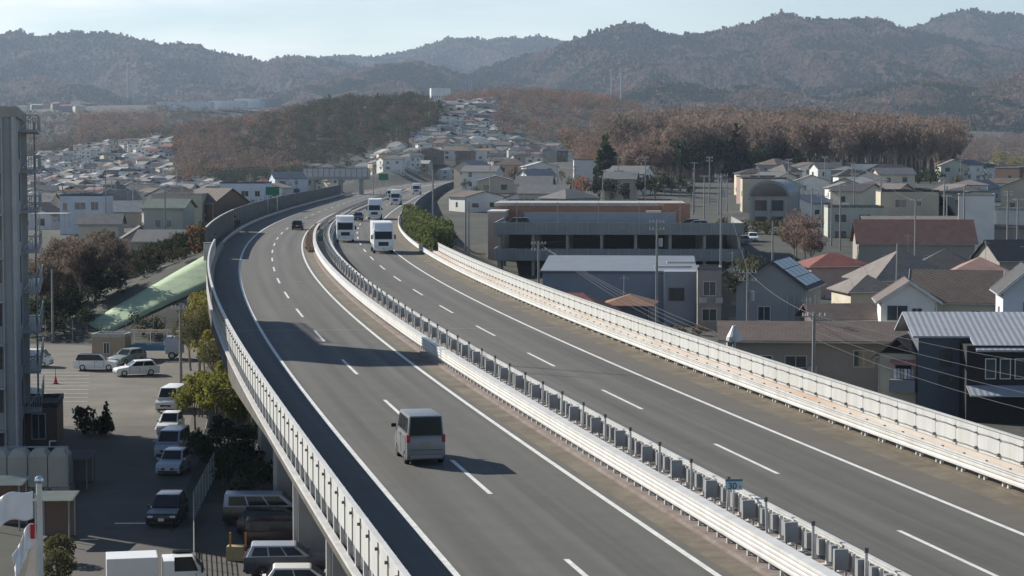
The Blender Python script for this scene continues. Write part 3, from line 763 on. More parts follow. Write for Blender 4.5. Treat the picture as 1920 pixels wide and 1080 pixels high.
# ---------------------------------------------------------------- vehicles
def paint(name, c, rough=0.3, metal=0.0): return mat('paint_' + name, c, rough, metal, var=0.03, scale=0.5, spec=0.5)
P_ = dict(white=paint('white', (0.74, 0.74, 0.73)), silver=paint('silver', (0.20, 0.205, 0.22), 0.38, 0.25), black=paint('black', (0.018, 0.018, 0.02), 0.22), blue=paint('blue', (0.07, 0.19, 0.29), 0.4),
          navy=paint('navy', (0.03, 0.035, 0.06), 0.25), paleblue=paint('pale_blue', (0.38, 0.42, 0.50), 0.3), cream=paint('cream', (0.55, 0.5, 0.4), 0.4), maroon=paint('maroon', (0.05, 0.02, 0.02), 0.25), green=paint('grey_green', (0.25, 0.29, 0.27), 0.3))
m_glass = mat('car_glass', (0.018, 0.022, 0.025), 0.12, var=0.1, spec=0.3)
m_glasst = mat('tinted_glass', (0.02, 0.024, 0.025), 0.3, var=0.2, spec=0.12)
m_lamp = mat('headlamp', (0.65, 0.66, 0.66), 0.15, 0.2, var=0.05, spec=0.6)
m_red = mat('tail_lamp', (0.28, 0.02, 0.03), 0.25, var=0.1, spec=0.5)
m_plate = mat('number_plate', (0.62, 0.62, 0.58), 0.5, var=0.05)
m_plateyel = mat('number_plate_yellow', (0.27, 0.255, 0.19), 0.5, var=0.05)
m_tyre = mat('tyre', (0.02, 0.02, 0.021), 0.85, var=0.15)
m_rim = mat('alloy_rim', (0.42, 0.42, 0.43), 0.35, 0.5, var=0.08)
m_trim = mat('black_plastic', (0.025, 0.025, 0.027), 0.6, var=0.1)
m_chrome = mat('chrome', (0.6, 0.6, 0.62), 0.18, 0.9, var=0.03)
def patch(mb, A, B, C, D, u0, u1, v0, v1, off, nu=1):
    """a pane on the quad A(bottom left) B(bottom right) C(top right) D(top left), set proud by off"""
    A, B, C, D = map(Vector, (A, B, C, D)); n = (B - A).cross(D - A).normalized()
    def p(u, v): return (A * (1 - u) + B * u) * (1 - v) + (D * (1 - u) + C * u) * v
    q = [p(u0, v0), p(u1, v0), p(u1, v1), p(u0, v1)]
    f = [x + n * off for x in q]; b = [x - n * 0.01 for x in q]
    i = len(mb.v); mb.v += [tuple(x) for x in b + f]
    for k in ((4, 5, 6, 7), (0, 1, 5, 4), (1, 2, 6, 5), (2, 3, 7, 6), (3, 0, 4, 7)): mb.f.append(tuple(i + j for j in k)); mb.mi.append(mb.cur)
def wheel(root, x, y, r, w, side, rim=True):
    mb = MB(); o = 0.018 * side
    n = 20; rows = []
    for xx, rr_ in ((-w / 2, r * 0.6), (-w / 2, r * 0.93), (-w * 0.35, r), (w * 0.35, r), (w / 2, r * 0.93), (w / 2, r * 0.6)):
        rows.append([(x + xx, y + rr_ * math.cos(2 * math.pi * k / n), r + rr_ * math.sin(2 * math.pi * k / n)) for k in range(n)])
    mb.sweep(rows, close=True)
    wo = mb.build('wheel', m_tyre, root, smooth=True)
    if rim:
        m2 = MB(); m2.tube((x + side * (w / 2 - 0.05), y, r), (x + side * (w / 2 - 0.015), y, r), r * 0.66, r * 0.60, 16)
        m2.tube((x + side * (w / 2 - 0.015), y, r), (x + side * (w / 2 + 0.005), y, r), r * 0.16, r * 0.13, 8)
        m2.build('rim', m_rim, wo)
def car(name, label, cat, loc, rz, color, L=4.3, W=1.7, H=1.5, style='hatch', roofc=None, glass=None, plate=None, group=None):
    t = thing(name, label, cat, loc, rz, group)
    pm = P_[color]; rm = P_[roofc or color]; gm = glass or m_glass
    h2 = L / 2; belt = H * (0.60 if style in ('van', 'keivan') else 0.62 if style != 'suv' else 0.64); gc_ = 0.20
    S = dict(  # hood start y (front end of cowl), cowl z, greenhouse base y0..y1, top y0..y1 (as fractions of half length)
        hatch=(0.42, belt * 0.97, -0.93, 0.46, -0.72, 0.06), sedan=(0.46, belt * 0.97, -0.62, 0.46, -0.36, 0.08),
        suv=(0.46, belt * 0.97, -0.95, 0.48, -0.82, 0.12), van=(0.74, belt * 0.92, -0.985, 0.80, -0.95, 0.42), keivan=(0.80, belt * 0.88, -0.985, 0.84, -0.95, 0.55))[style]
    hy, cz, gb0, gb1, gt0, gt1 = S
    fz = belt * (0.80 if style not in ('van', 'keivan') else 0.78)
    tail = -h2
    deck = belt if style != 'sedan' else belt * 0.98
    prof = [(tail + 0.03, gc_ + 0.12), (tail, 0.45), (tail + 0.02, deck * 0.9), (tail + 0.06, deck), (gb1 * h2, cz + (belt - cz) * 0.6), (hy * h2 + 0.02, cz), (h2 - 0.16, fz), (h2 - 0.02, fz * 0.84), (h2, 0.42), (h2 - 0.06, gc_), (-h2 + 0.15, gc_)]
    MB().prism(prof, -W / 2, W / 2).build('body', pm, t, bevel=0.07, smooth=True)
    wb, wt = W * 0.95, W * (0.80 if style in ('hatch', 'sedan', 'suv') else 0.86)
    yb0, yb1, yt0, yt1 = gb0 * h2, gb1 * h2, gt0 * h2, gt1 * h2; zb = belt - 0.06; zt = H
    P = [(-wb / 2, yb0, zb), (wb / 2, yb0, zb), (wb / 2, yb1, zb), (-wb / 2, yb1, zb), (-wt / 2, yt0, zt), (wt / 2, yt0, zt), (wt / 2, yt1, zt - 0.03), (-wt / 2, yt1, zt - 0.03)]
    mb = MB(); mb.v = list(P); mb.f = [(3, 2, 1, 0), (4, 5, 6, 7), (0, 1, 5, 4), (1, 2, 6, 5), (2, 3, 7, 6), (3, 0, 4, 7)]; mb.mi = [0] * 6
    mb.build('cabin', rm, t, bevel=0.07, smooth=True)
    o = 0.012
    m = MB(); patch(m, P[2], P[3], P[7], P[6], 0.07, 0.93, 0.12, 0.93, o); m.build('windscreen', gm, t, bevel=0)
    m = MB(); patch(m, P[0], P[1], P[5], P[4], *((0.05, 0.95, 0.08, 0.93) if style == 'keivan' else (0.09, 0.91, 0.16, 0.88)), o); m.build('rear_window', gm, t)
    nw = 3 if style in ('van', 'keivan', 'suv') else 2
    for A, B, C, D in ((P[1], P[2], P[6], P[5]), (P[3], P[0], P[4], P[7])):
        cuts = np.linspace(0.06, 0.93, nw + 1)
        for k in range(nw):
            m = MB(); patch(m, A, B, C, D, cuts[k] + 0.012, cuts[k + 1] - 0.012, 0.18, 0.86, o); m.build('side_window', gm, t)
    seam = MB()
    for s in (-1, 1):
        for y in ((yb1 - .18, -.02 * L, yb0 + .42) if style in ('van', 'keivan', 'suv') else (yb1 - .18, -.04 * L, yb0 + .75)): seam.box((s * (W / 2 + .002), y, .34), (.012, .022, belt - .36))
        MB().box((s * (W / 2 + .012), .03 * L, belt - .14), (.03, .2, .035)).build('door_handle', m_trim, t)
    seam.box((0, -h2 - .003, belt * .52), (W * .84, .012, .018)); seam.build('door_seams', m_trim, t).name = 'door_seam'
    if style == 'keivan':
        MB().box((.12, -h2 + .02, belt + .06), (.55, .02, .025), 0).build('wiper', m_trim, t)
    for s in (-1, 1):
        MB().box((s * W * 0.37, h2 - 0.10, fz * 0.70), (W * 0.19, 0.18, fz * 0.17)).build('headlight', m_lamp, t, bevel=0.03)
        zt_ = belt * (0.72 if style not in ('keivan',) else 0.78)
        MB().box((s * (W / 2 - (0.06 if style == 'keivan' else 0.10)), -h2 + 0.075, zt_), (0.13 if style == 'keivan' else 0.19, 0.17, belt * 0.26)).build('tail_light', m_red, t, bevel=0.02)
        MB().box((s * (W / 2 + 0.09), yb1 - 0.12, belt - 0.02), (0.2, 0.1, 0.15)).build('mirror', pm if style != 'keivan' else m_trim, t, bevel=0.03)
        r = 0.31 if W > 1.55 else 0.27
        for y in (h2 * 0.62, -h2 * 0.60): wheel(t, s * (W / 2 - 0.085), y, r, 0.19, s)
    MB().box((0, h2 + 0.004, fz * 0.56), (W * 0.52, 0.02, fz * 0.16)).build('grille', m_trim, t, bevel=0.008)
    MB().box((0, h2 - 0.02, 0.24), (W * 0.8, 0.06, 0.12)).build('bumper_intake', m_trim, t, bevel=0.01)
    MB().box((0, h2 + 0.012, 0.40), (0.33, 0.03, 0.165)).build('number_plate', plate or m_plate, t)
    MB().box((0, -h2 - 0.012, belt * 0.62), (0.33, 0.03, 0.165)).build('number_plate', plate or m_plate, t)
    MB().box((0, -h2 + 0.0, 0.27), (W * 0.86, 0.06, 0.14)).build('rear_bumper', m_trim if color != 'silver' else pm, t, bevel=0.02)
    return t
def truck(label, loc, rz, L=9.0, W=2.45, H=3.7, fairing=True, boxm=None, cabm='white', group='trucks on the expressway', name='box_truck'):
    t = thing(name, label, 'truck', loc, rz, group); bm_ = boxm or P_['white']; pm = P_[cabm]; h2 = L / 2
    cl = 2.0; cb = h2 - cl
    MB().box((0, -cl / 2 - 0.1, 1.05), (W, L - cl - 0.25, H - 1.05)).build('cargo_box', bm_, t, bevel=0.04)
    prof = [(cb, 0.55), (cb, min(2.9, H - 0.2)), (h2 - 0.55, min(2.9, H - 0.2)), (h2 - 0.06, 1.72), (h2, 1.5), (h2, 0.55)]
    MB().prism(prof, -W * 0.48, W * 0.48).build('cab', pm, t, bevel=0.08, smooth=True)
    zt = min(2.9, H - 0.2)
    A, B, C, D = (W * .48, h2 - 0.06, 1.72), (-W * .48, h2 - 0.06, 1.72), (-W * .48, h2 - 0.55, zt), (W * .48, h2 - 0.55, zt)
    m = MB(); patch(m, A, B, C, D, 0.06, 0.94, 0.02, 0.80, 0.015); m.build('windscreen', m_glass, t)
    for s in (-1, 1):
        q = [(s * W * .48, cb + 0.5, 1.75), (s * W * .48, h2 - 0.35, 1.75), (s * W * .48, h2 - 0.65, 2.5), (s * W * .48, cb + 0.5, 2.5)]
        if s < 0: q = [q[1], q[0], q[3], q[2]]
        m = MB(); patch(m, *q, 0.02, 0.98, 0.05, 0.95, 0.012); m.build('side_window', m_glass, t)
        MB().box((s * W * 0.36, h2 - 0.02, 0.72), (0.42, 0.08, 0.26)).build('headlight', m_lamp, t, bevel=0.03)
        mm = MB(); mm.box((s * (W * .48 + 0.22), h2 - 0.22, 1.75), (0.2, 0.1, 0.5)); mm.tube((s * W * .48, h2 - 0.3, 2.3), (s * (W * .48 + 0.22), h2 - 0.22, 2.25), 0.02, n=5); mm.build('mirror', m_trim, t)
        for y in (h2 - 1.25, -h2 + 1.2, -h2 + 2.3): wheel(t, s * (W / 2 - 0.15), y, 0.47, 0.28, s)
        MB().box((s * (W / 2 - 0.08), -h2 * 0.1, 0.6), (0.05, L * 0.32, 0.4)).build('side_guard', m_galv, t)
    MB().box((0, h2 + 0.005, 0.95), (W * 0.5, 0.03, 0.48)).build('grille', m_trim, t, bevel=0.01)
    MB().box((0, h2 + 0.02, 0.42), (W * 0.97, 0.16, 0.32)).build('bumper', pm, t, bevel=0.04)
    MB().box((0, h2 + 0.11, 0.48), (0.42, 0.02, 0.2)).build('number_plate', m_plate, t)
    MB().box((0, -0.3, 0.75), (0.9, L - 1.2, 0.28)).build('chassis', m_trim, t)
    if fairing:
        MB().prism([(cb + 0.1, zt - 0.02), (cb + 0.1, H - 0.05), (cb + 0.5, H - 0.08), (h2 - 0.75, zt + 0.06), (h2 - 0.75, zt - 0.02)], -W * 0.44, W * 0.44).build('roof_fairing', pm, t, bevel=0.08, smooth=True)
    return t
def onroad(Y, u): p = rp(Y, u, 0.005); return tuple(p)
def rdir(Y, back=False): return rang(Y) + (math.pi if back else 0)
car('kei_van', 'silver boxy van driving away alone in the left lane, casting a long shadow', 'van', onroad(79.6, -1.2), rdir(80), 'silver', 3.4, 1.475, 1.9, 'keivan', glass=m_glasst, plate=m_plateyel)
car('saloon_car', 'small black car driving away on the bend of the left carriageway', 'car', onroad(328, 1.9), rdir(328), 'black', 4.3, 1.72, 1.5, 'hatch')
truck('white box truck with domed cab roof, foremost of the oncoming trucks', onroad(251, 13.35), rdir(251, 1), 9.0, 2.45, 3.75)
truck('white square fronted truck overtaking in the lane next to the median', onroad(283, 9.5), rdir(283, 1), 8.6, 2.4, 3.5, False)
truck('white truck with rounded roof just behind the foremost oncoming truck', onroad(386, 13.35), rdir(386, 1), 10, 2.45, 3.8)
truck('white truck with side box half hidden at the end of the green hedge', onroad(503, 13.4), rdir(503, 1), 9, 2.45, 3.6, False)
truck('white truck rounding the far bend beside the dark noise barrier', onroad(640, 13.5), rdir(640, 1), 9, 2.45, 3.5, False)
truck('small white truck in the far inner lane, leftmost of the distant trucks', onroad(556, 9.7), rdir(556, 1), 6, 2.0, 2.9, False)
car('saloon_car', 'dark car peeking out behind the truck next to the median', 'car', onroad(374, 10.6), rdir(374, 1), 'navy', 4.4, 1.75, 1.6, 'suv')

PK = 'cars parked in the lot and lane on the left'
def gp(px, Y, z=0.0): return (xat(px, Y), Y, z)
def parked(px, Y, rz, *a, z=0.03, **k):
    return car(*a[:3], gp(px, Y, z), rz, *a[3:], **k)
parked(178, 202.5, rad(-88), 'crossover_car', 'white crossover with black roof parked sideways in the lot', 'car', 'white', L=4.2, W=1.78, H=1.58, style='suv', roofc='black', group=PK)
parked(252, 197.5, rad(112), 'hatchback_car', 'white hatchback with dark windows, nose towards the street', 'car', 'white', L=4.2, W=1.72, H=1.47, style='hatch', group=PK)
parked(236, 209, rad(150), 'hatchback_car', 'grey green car half hidden behind the white hatchback', 'car', 'green', L=4.0, W=1.7, H=1.5, style='hatch', group=PK)
parked(319, 170.2, rad(176), 'minibus', 'white van with large windscreen at the far end of the parked row', 'van', 'white', L=4.6, W=1.72, H=2.0, style='van', group=PK)
parked(316, 155.2, rad(178), 'kei_car', 'small white car parked between the white van and the blue grey van', 'car', 'white', L=3.4, W=1.5, H=1.68, style='hatch', group=PK)
parked(320, 144.3, rad(177), 'minibus', 'pale blue grey van parked in the shade, third in the row', 'van', 'paleblue', L=4.5, W=1.7, H=1.88, style='van', group=PK)
parked(321, 136.2, rad(176), 'kei_car', 'silver car parked in the shade behind the black car', 'car', 'paleblue', L=3.6, W=1.6, H=1.55, style='hatch', group=PK)
parked(309, 117.6, rad(179), 'compact_car', 'black compact car facing the street on the edge of sunlight', 'car', 'black', L=4.2, W=1.72, H=1.62, style='hatch', group=PK)
parked(62, 206, rad(-95), 'kei_car', 'small white car partly hidden behind the apartment balconies', 'car', 'white', L=3.4, W=1.48, H=1.75, style='keivan', group=PK)
PU = 'cars parked under the viaduct'
car('minivan', 'black minivan with pale roof, farthest of the cars under the viaduct', 'car', (-14.2, 117.2, 0.02), rad(-86), 'black', 4.7, 1.75, 1.8, 'van', roofc='paleblue', group=PU)
car('saloon_car', 'black car with chrome tail next to the pale roofed minivan', 'car', (-13.0, 113.6, 0.02), rad(-86), 'black', 4.5, 1.75, 1.5, 'suv', group=PU)
car('saloon_car', 'dark maroon car between the chrome tailed car and the front car', 'car', (-12.2, 110.4, 0.02), rad(-86), 'maroon', 4.5, 1.75, 1.52, 'van', group=PU)
car('saloon_car', 'navy car with pale roof nearest of the cars under the viaduct', 'car', (-11.2, 102.8, 0.02), rad(-84), 'navy', 4.6, 1.78, 1.6, 'suv', roofc='paleblue', group=PU)
car('saloon_car', 'white car roof at the bottom edge beside the white panel posts', 'car', (-9.8, 97.6, 0.02), rad(-84), 'white', 4.4, 1.7, 1.5, 'hatch', group=PU)
t = truck('white box van cut off by the bottom edge of the picture', gp(285, 95.2, 0.02), rad(-78), 4.6, 1.85, 2.5, False, group='cars parked in the lot and lane on the left', name='delivery_van')
# blue flatbed truck in the lot
t = thing('flatbed_truck', 'blue flatbed truck with pipe rack parked at the back of the lot', 'truck', gp(292, 214, 0.03), rad(-90))
MB().box((0, -0.7, 0.75), (1.75, 3.0, 0.12)).box((0, -2.18, 0.8), (1.75, 0.06, 0.45)).box((-0.86, -0.7, 0.8), (0.05, 3.0, 0.45)).box((0.86, -0.7, 0.8), (0.05, 3.0, 0.45)).build('flatbed', P_['blue'], t)
MB().prism([(0.85, 0.45), (0.85, 1.95), (1.95, 1.95), (2.2, 1.25), (2.25, 0.45)], -0.84, 0.84).build('cab', P_['paleblue'], t, bevel=0.06)
m = MB(); patch(m, (0.84, 2.2, 1.25), (-0.84, 2.2, 1.25), (-0.84, 1.95, 1.95), (0.84, 1.95, 1.95), .08, .92, .05, .9, .012); m.build('windscreen', m_glass, t)
m = MB()
for y in (-2.1, -0.7, 0.75):
    for x in (-0.8, 0.8): m.tube((x, y, 0.8), (x, y, 2.35), 0.035)
for x in (-0.8, 0.8): m.tube((x, -2.15, 2.35), (x, 2.0, 2.35), 0.035)
for y in (-2.1, -0.7, 0.75, 2.0): m.tube((-0.8, y, 2.35), (0.8, y, 2.35), 0.035)
m.build('pipe_rack', m_white, t)
MB().box((0.2, -0.6, 2.4), (0.5, 3.4, 0.10)).build('load', mat('timber', (0.30, 0.22, 0.14), 0.9, var=0.3, scale=3), t)
for s in (-1, 1):
    for y in (1.4, -1.4): wheel(t, s * 0.75, y, 0.33, 0.2, s)

t.scale = (1.2, 1.2, 1.2)
# ---------------------------------------------------------------- building helpers
def wallm(name, c, **k): return mat('wall_' + name, c, 0.9, var=0.10, scale=0.35, detail=7, bump=0.1, bscale=12, **k)
def tiled_mat(name, c, pitch=0.3, var=0.18, depth=0.6, axis='both'):
    """roof tiles or seams: rows from a wave in the roof's own coordinates"""
    if name in MATS: return MATS[name]
    m = mat(name, c, 0.75, var=var, scale=0.9, detail=6)
    n, l = m.node_tree.nodes, m.node_tree.links; b = n['Principled BSDF']
    tc = [x for x in n if x.type == 'TEX_COORD'][0]
    w = n.new('ShaderNodeTexWave'); w.bands_direction = 'Y' if axis == 'y' else 'X' if axis == 'x' else 'DIAGONAL'
    w.inputs['Scale'].default_value = 0.32 / pitch; w.inputs['Distortion'].default_value = 0.4
    l.new(tc.outputs['Object'], w.inputs['Vector'])
    bp = n.new('ShaderNodeBump'); bp.inputs['Strength'].default_value = depth; bp.inputs['Distance'].default_value = 0.12
    l.new(w.outputs['Fac'], bp.inputs['Height']); l.new(bp.outputs[0], b.inputs['Normal'])
    return m
WM = {k: wallm(k, c) for k, c in dict(white=(0.62, 0.62, 0.60), cream=(0.55, 0.50, 0.40), beige=(0.44, 0.39, 0.31), taupe=(0.30, 0.275, 0.25), grey=(0.27, 0.28, 0.285), pink=(0.46, 0.33, 0.29),
      bluegrey=(0.24, 0.27, 0.32), blueslate=(0.10, 0.115, 0.14), black=(0.028, 0.028, 0.03), brown=(0.17, 0.12, 0.095), palegreen=(0.38, 0.40, 0.35), paleblue=(0.50, 0.54, 0.60), darkgrey=(0.15, 0.16, 0.165), brick=(0.30, 0.165, 0.11), tan=(0.33, 0.27, 0.19)).items()}
RM = {k: tiled_mat('roof_' + k, c) for k, c in dict(grey=(0.16, 0.16, 0.16), dark=(0.055, 0.055, 0.058), brown=(0.13, 0.10, 0.085), red=(0.22, 0.075, 0.06), rust=(0.25, 0.13, 0.075), taupe=(0.19, 0.165, 0.15), blue=(0.09, 0.11, 0.15), green=(0.10, 0.14, 0.12), pale=(0.36, 0.36, 0.35), pink=(0.30, 0.19, 0.16), redbrown=(0.165, 0.09, 0.075)).items()}
m_seam = tiled_mat('roof_standing_seam', (0.30, 0.32, 0.35), pitch=0.45, var=0.06, depth=0.22, axis='x')
m_solar = mat('solar_panel', (0.03, 0.04, 0.065), 0.25, 0.2, var=0.1, scale=2, spec=0.6)
m_frame = mat('window_frame', (0.55, 0.55, 0.53), 0.5, var=0.05)
m_framed = mat('window_frame_dark', (0.08, 0.08, 0.085), 0.5, var=0.05)
m_pane = mat('window_pane', (0.045, 0.055, 0.062), 0.08, var=0.35, scale=0.4, spec=0.6)
m_gutter = mat('gutter', (0.40, 0.39, 0.37), 0.6, var=0.1)

def window(root, W, D, face, c, z, w, h, frame=None, sub=True, proud=0.03, name='window'):
    """a window on a box wall W x D: face f(ront, -y) b l r; c = offset along the face"""
    def place(a, n0, n1, ww, hh, zz):
        d = n1 - n0
        if face == 'f': return ((a, -D / 2 - n0 - d / 2, zz), (ww, d, hh))
        if face == 'b': return ((a, D / 2 + n0 + d / 2, zz), (ww, d, hh))
        if face == 'l': return ((-W / 2 - n0 - d / 2, a, zz), (d, ww, hh))
        return ((W / 2 + n0 + d / 2, a, zz), (d, ww, hh))
    fr = MB(); t = 0.07
    for a, zz, ww, hh in ((c, z, w + 2 * t, t), (c, z + h - t, w + 2 * t, t), (c - w / 2 - t / 2, z + t, t, h - 2 * t), (c + w / 2 + t / 2, z + t, t, h - 2 * t), (c, z + t, 0.05, h - 2 * t)):
        fr.box(*place(a, -0.02, proud + 0.03, ww, hh, zz))
    fo = fr.build(name, frame or m_frame, root)
    MB().box(*place(c, -0.02, proud, w, h - 2 * t, z + t)).build('pane', m_pane, fo)
    return fo
def gable_roof(W, D, H, rise, ov=0.45, axis='x', th=0.14):
    """roof of a W x D box, walls H high; ridge along axis"""
    mb = MB()
    if axis == 'x': a, b = W / 2 + ov, D / 2 + ov
    else: a, b = D / 2 + ov, W / 2 + ov
    k = rise / ((D if axis == 'x' else W) / 2); lo = H - ov * k
    P = [(-b, lo), (0, H + rise), (b, lo), (b, lo + th), (0, H + rise + th), (-b, lo + th)]
    if axis == 'x': mb.prism(P, -a, a, 'x')
    else: mb.prism(P, -a, a, 'y')
    return mb
def hip_roof(W, D, H, rise, ov=0.45, th=0.12):
    a, b = W / 2 + ov, D / 2 + ov; mb = MB()
    if W >= D: r = [(-(a - b) - 0.05, 0), ((a - b) + 0.05, 0)]
    else: r = [(0, -(b - a) - 0.05), (0, (b - a) + 0.05)]
    lo = H - 0.05
    base = [(-a, -b), (a, -b), (a, b), (-a, b)]
    i = 0
    mb.v = [(x, y, lo) for x, y in base] + [(x, y, lo + th) for x, y in base] + [(x, y, H + rise) for x, y in r]
    mb.f = [(3, 2, 1, 0)] + [(k, (k + 1) % 4, 4 + (k + 1) % 4, 4 + k) for k in range(4)]
    if W >= D: mb.f += [(4, 5, 9, 8), (5, 6, 9), (6, 7, 8, 9), (7, 4, 8)]
    else: mb.f += [(4, 5, 8), (5, 6, 9, 8), (6, 7, 9), (7, 4, 8, 9)]
    mb.mi = [0] * len(mb.f)
    return mb
def house(label, px, Y, W, D, H, rz=0.0, wall='cream', roof='gable', rise=1.5, roofm='grey', axis='x', wins=(), z=None, name='house', cat='house', group=None, ov=0.45, frame=None, trim=None, X=None):
    X = xat(px, Y) if X is None else X; z = gz(X, Y) if z is None else z
    t = thing(name, label, cat, (X, Y, z), rz, group)
    wm = WM[wall] if isinstance(wall, str) else wall; rm = RM[roofm] if isinstance(roofm, str) else roofm
    b = MB().box((0, 0, -1.0), (W, D, H + 1.0))
    if roof == 'gable':
        if axis == 'x':
            for s in (-1, 1):
                b.prism([(-D / 2, H), (D / 2, H), (0, H + rise)], s * W / 2 - (0.02 if s > 0 else 0), s * W / 2 + (0.02 if s < 0 else 0), 'x')
        else:
            for s in (-1, 1):
                b.prism([(-W / 2, H), (W / 2, H), (0, H + rise)], s * D / 2 - (0.02 if s > 0 else 0), s * D / 2 + (0.02 if s < 0 else 0), 'y')
    b.build('wall', wm, t)
    if roof == 'gable': gable_roof(W, D, H, rise, ov, axis).build('roof', rm, t)
    elif roof == 'hip': hip_roof(W, D, H, rise, ov).build('roof', rm, t)
    elif roof == 'flat':
        m = MB()
        for c, d in (((0, -D / 2 + .06, H), (W + .1, .22, .35)), ((0, D / 2 - .06, H), (W + .1, .22, .35)), ((-W / 2 + .06, 0, H), (.22, D - .34, .35)), ((W / 2 - .06, 0, H), (.22, D - .34, .35))): m.box(c, d)
        m.box((0, 0, H + 0.005), (W - .3, D - .3, 0.08)); m.build('roof', rm, t)
    elif roof == 'shed':
        m = MB(); m.prism([(-D / 2 - ov, H - 0.1), (D / 2 + ov, H + rise), (D / 2 + ov, H + rise + .14), (-D / 2 - ov, H + 0.04)], -W / 2 - ov, W / 2 + ov, 'x'); m.build('roof', rm, t)
        m = MB(); m.prism([(-D / 2, H), (D / 2, H), (D / 2, H + rise - 0.05)], -W / 2, W / 2, 'x'); m.build('upper_wall', wm, t)
    if trim and roof == 'gable':
        k = rise / ((D if axis == 'x' else W) / 2); bb = (D if axis == 'x' else W) / 2 + ov; lo = H - ov * k; e = (W if axis == 'x' else D) / 2 + ov
        for s in (-1, 1):
            m = MB(); m.prism([(-bb, lo - 0.1), (0, H + rise - 0.1), (bb, lo - 0.1), (bb, lo + .2), (0, H + rise + .2), (-bb, lo + .2)], s * (e + 0.03) - .03, s * (e + 0.03) + .03, 'x' if axis == 'x' else 'y'); m.build('barge_board', trim, t)
    for w in wins: window(t, W, D, *w, frame=frame)
    rr_ = random.Random(int(abs(px) * 7 + Y))
    if roof in ('gable', 'hip') and Y < 600:
        m = MB()
        if not (roof == 'gable' and axis == 'y'):
            k_ = rise / (D / 2) if roof == 'gable' else 0
            m.box((0, -D / 2 - ov - .05, H - ov * k_ - .02), (W + 2 * ov, .11, .10))
        else:
            for s in (-1, 1): m.box((s * (W / 2 + ov + .05), 0, H - ov * rise / (W / 2) - .02), (.11, D + 2 * ov, .10))
        m.build('gutter', m_gutter, t)
        MB().tube((W / 2 - .15, -D / 2 - .07, -.5), (W / 2 - .15, -D / 2 - .07, H - .2), .045, n=6).build('downpipe', m_gutter, t)
    if Y < 420 and H > 3:
        for q in range(2):
            x = rr_.uniform(-W * .4, W * .4); z0 = rr_.choice([0.1, H * .5 - .3])
            MB().box((x, -D / 2 - .2, z0), (.8, .32, .62)).build('air_conditioner', m_gutter, t, bevel=.02)
        if H > 4 and D > 5: MB().box((rr_.uniform(-W * .25, W * .25), -D / 2 - .015, H * .5), (W * .96, .03, .10)).build('belt_course', m_gutter, t) if False else None
    return t

# ---------------------------------------------------------------- left side: apartment block and yard
m_aptw = WM['darkgrey']
t = thing('apartment_block', 'tall grey apartment block with barred balconies at the left edge', 'apartment block', (-32.5, 135.2, 0), rad(12))
AH = 23.6; AD = 26.5; AW = 16
mb = MB(); mb.box((-AW / 2, AD / 2, -0.5), (AW, AD, AH + 0.5)); mb.build('wall', mat('apartment_render', (0.30, 0.31, 0.315), 0.9, var=0.12, scale=0.3, detail=7), t)
MB().box((-AW / 2, AD / 2, AH), (AW + 0.3, AD + 0.3, 0.7)).box((-5.6, 9.6, AH + 0.7), (6.0, 6.0, 7.6)).build('roof', m_conc, t)
for fl in range(8):
    z = 0.6 + fl * 2.85
    MB().box((0.62, AD / 2 + 5, z + 2.2), (1.2, AD - 11, 0.18)).build('balcony_floor', m_galv, t)
    m = MB()
    for y in np.arange(5.8 + AD / 2 - 5.5, AD - 0.6, 0.42): m.box((1.2, y + 0.0, z + 2.38), (0.05, 0.12, 1.0))
    m.box((1.2, AD / 2 + 5, z + 3.38), (0.08, AD - 11, 0.08)); m.build('railing', m_galv, t)
    m = MB()
    for x in np.arange(.12, 1.25, .16): m.box((x, 10.6, z + 2.38), (.05, .05, 1.0))
    m.box((.65, 10.6, z + 3.36), (1.2, .07, .08)); m.build('railing', m_galv, t)
    MB().box((0.02, 18, z + 0.3), (0.06, 3.4, 1.9)).build('window', m_pane, t)
    MB().box((0.02, 8, z + 0.3), (0.06, 2.4, 1.9)).build('window', m_pane, t)
    MB().box((-1.5, -0.02, z + 0.75), (0.9, 0.06, 1.5)).build('window', m_pane, t); MB().box((-1.5, -.25, z + 2.3), (1.2, .5, .14)).build('ledge', m_galv, t)  # dark pane on the near face stands in for a recess in shade
    MB().tube((.15, 10.5, z + 2.5), (1.2, 10.5, z + 3.9), .04).build('handrail', m_white, t)
for x in (-7.0, -3.6): MB().tube((x, 9.6, AH + 7.5), (x, 9.6, AH + 16), .12, .06).build('antenna', m_galv, t)
MB().box((0.15, AD - 12, 0), (.5, .6, AH)).build('pillar', m_galv, t)
for x, y, r in ((-0.9, -0.12, 0.07), (-0.15, -0.15, 0.16), (0.9, AD - 9, 0.07)):
    MB().tube((x, y, 0), (x, y, AH), r, n=8).build('downpipe', m_galv, t)
# water tank
t = thing('water_tank', 'cream panelled water tank with pipe frame in front of the apartment block', 'water tank', gp(62, 128, 0), rad(4))
m_frp = mat('frp_panel', (0.44, 0.42, 0.35), 0.6, var=0.10, scale=0.6)
for i in range(4):
    x = -2.3 + i * 1.25
    mb = MB(); mb.box((x, 0, 0.5), (1.2, 1.9, 1.9)); mb.box((x, 0, 2.4), (1.2, 1.9, 0.4), top=(0.55, 0.7)); mb.build('panel', m_frp, t, bevel=0.04)
m = MB()
for x in (-3.0, -0.45, 2.1): m.tube((x, -1.1, 0), (x, -1.1, 3.05), 0.05)
m.tube((-3.0, -1.1, 3.05), (2.1, -1.1, 3.05), 0.05); m.tube((1.0, -1.1, 3.05), (1.0, -1.1, 3.4), 0.06); m.tube((1.0, -1.1, 3.4), (1.4, -1.1, 3.4), 0.06); m.build('pipe_frame', m_galv, t)
MB().box((-0.4, 0, 0), (5.2, 2.1, 0.48)).build('plinth', m_conc, t)
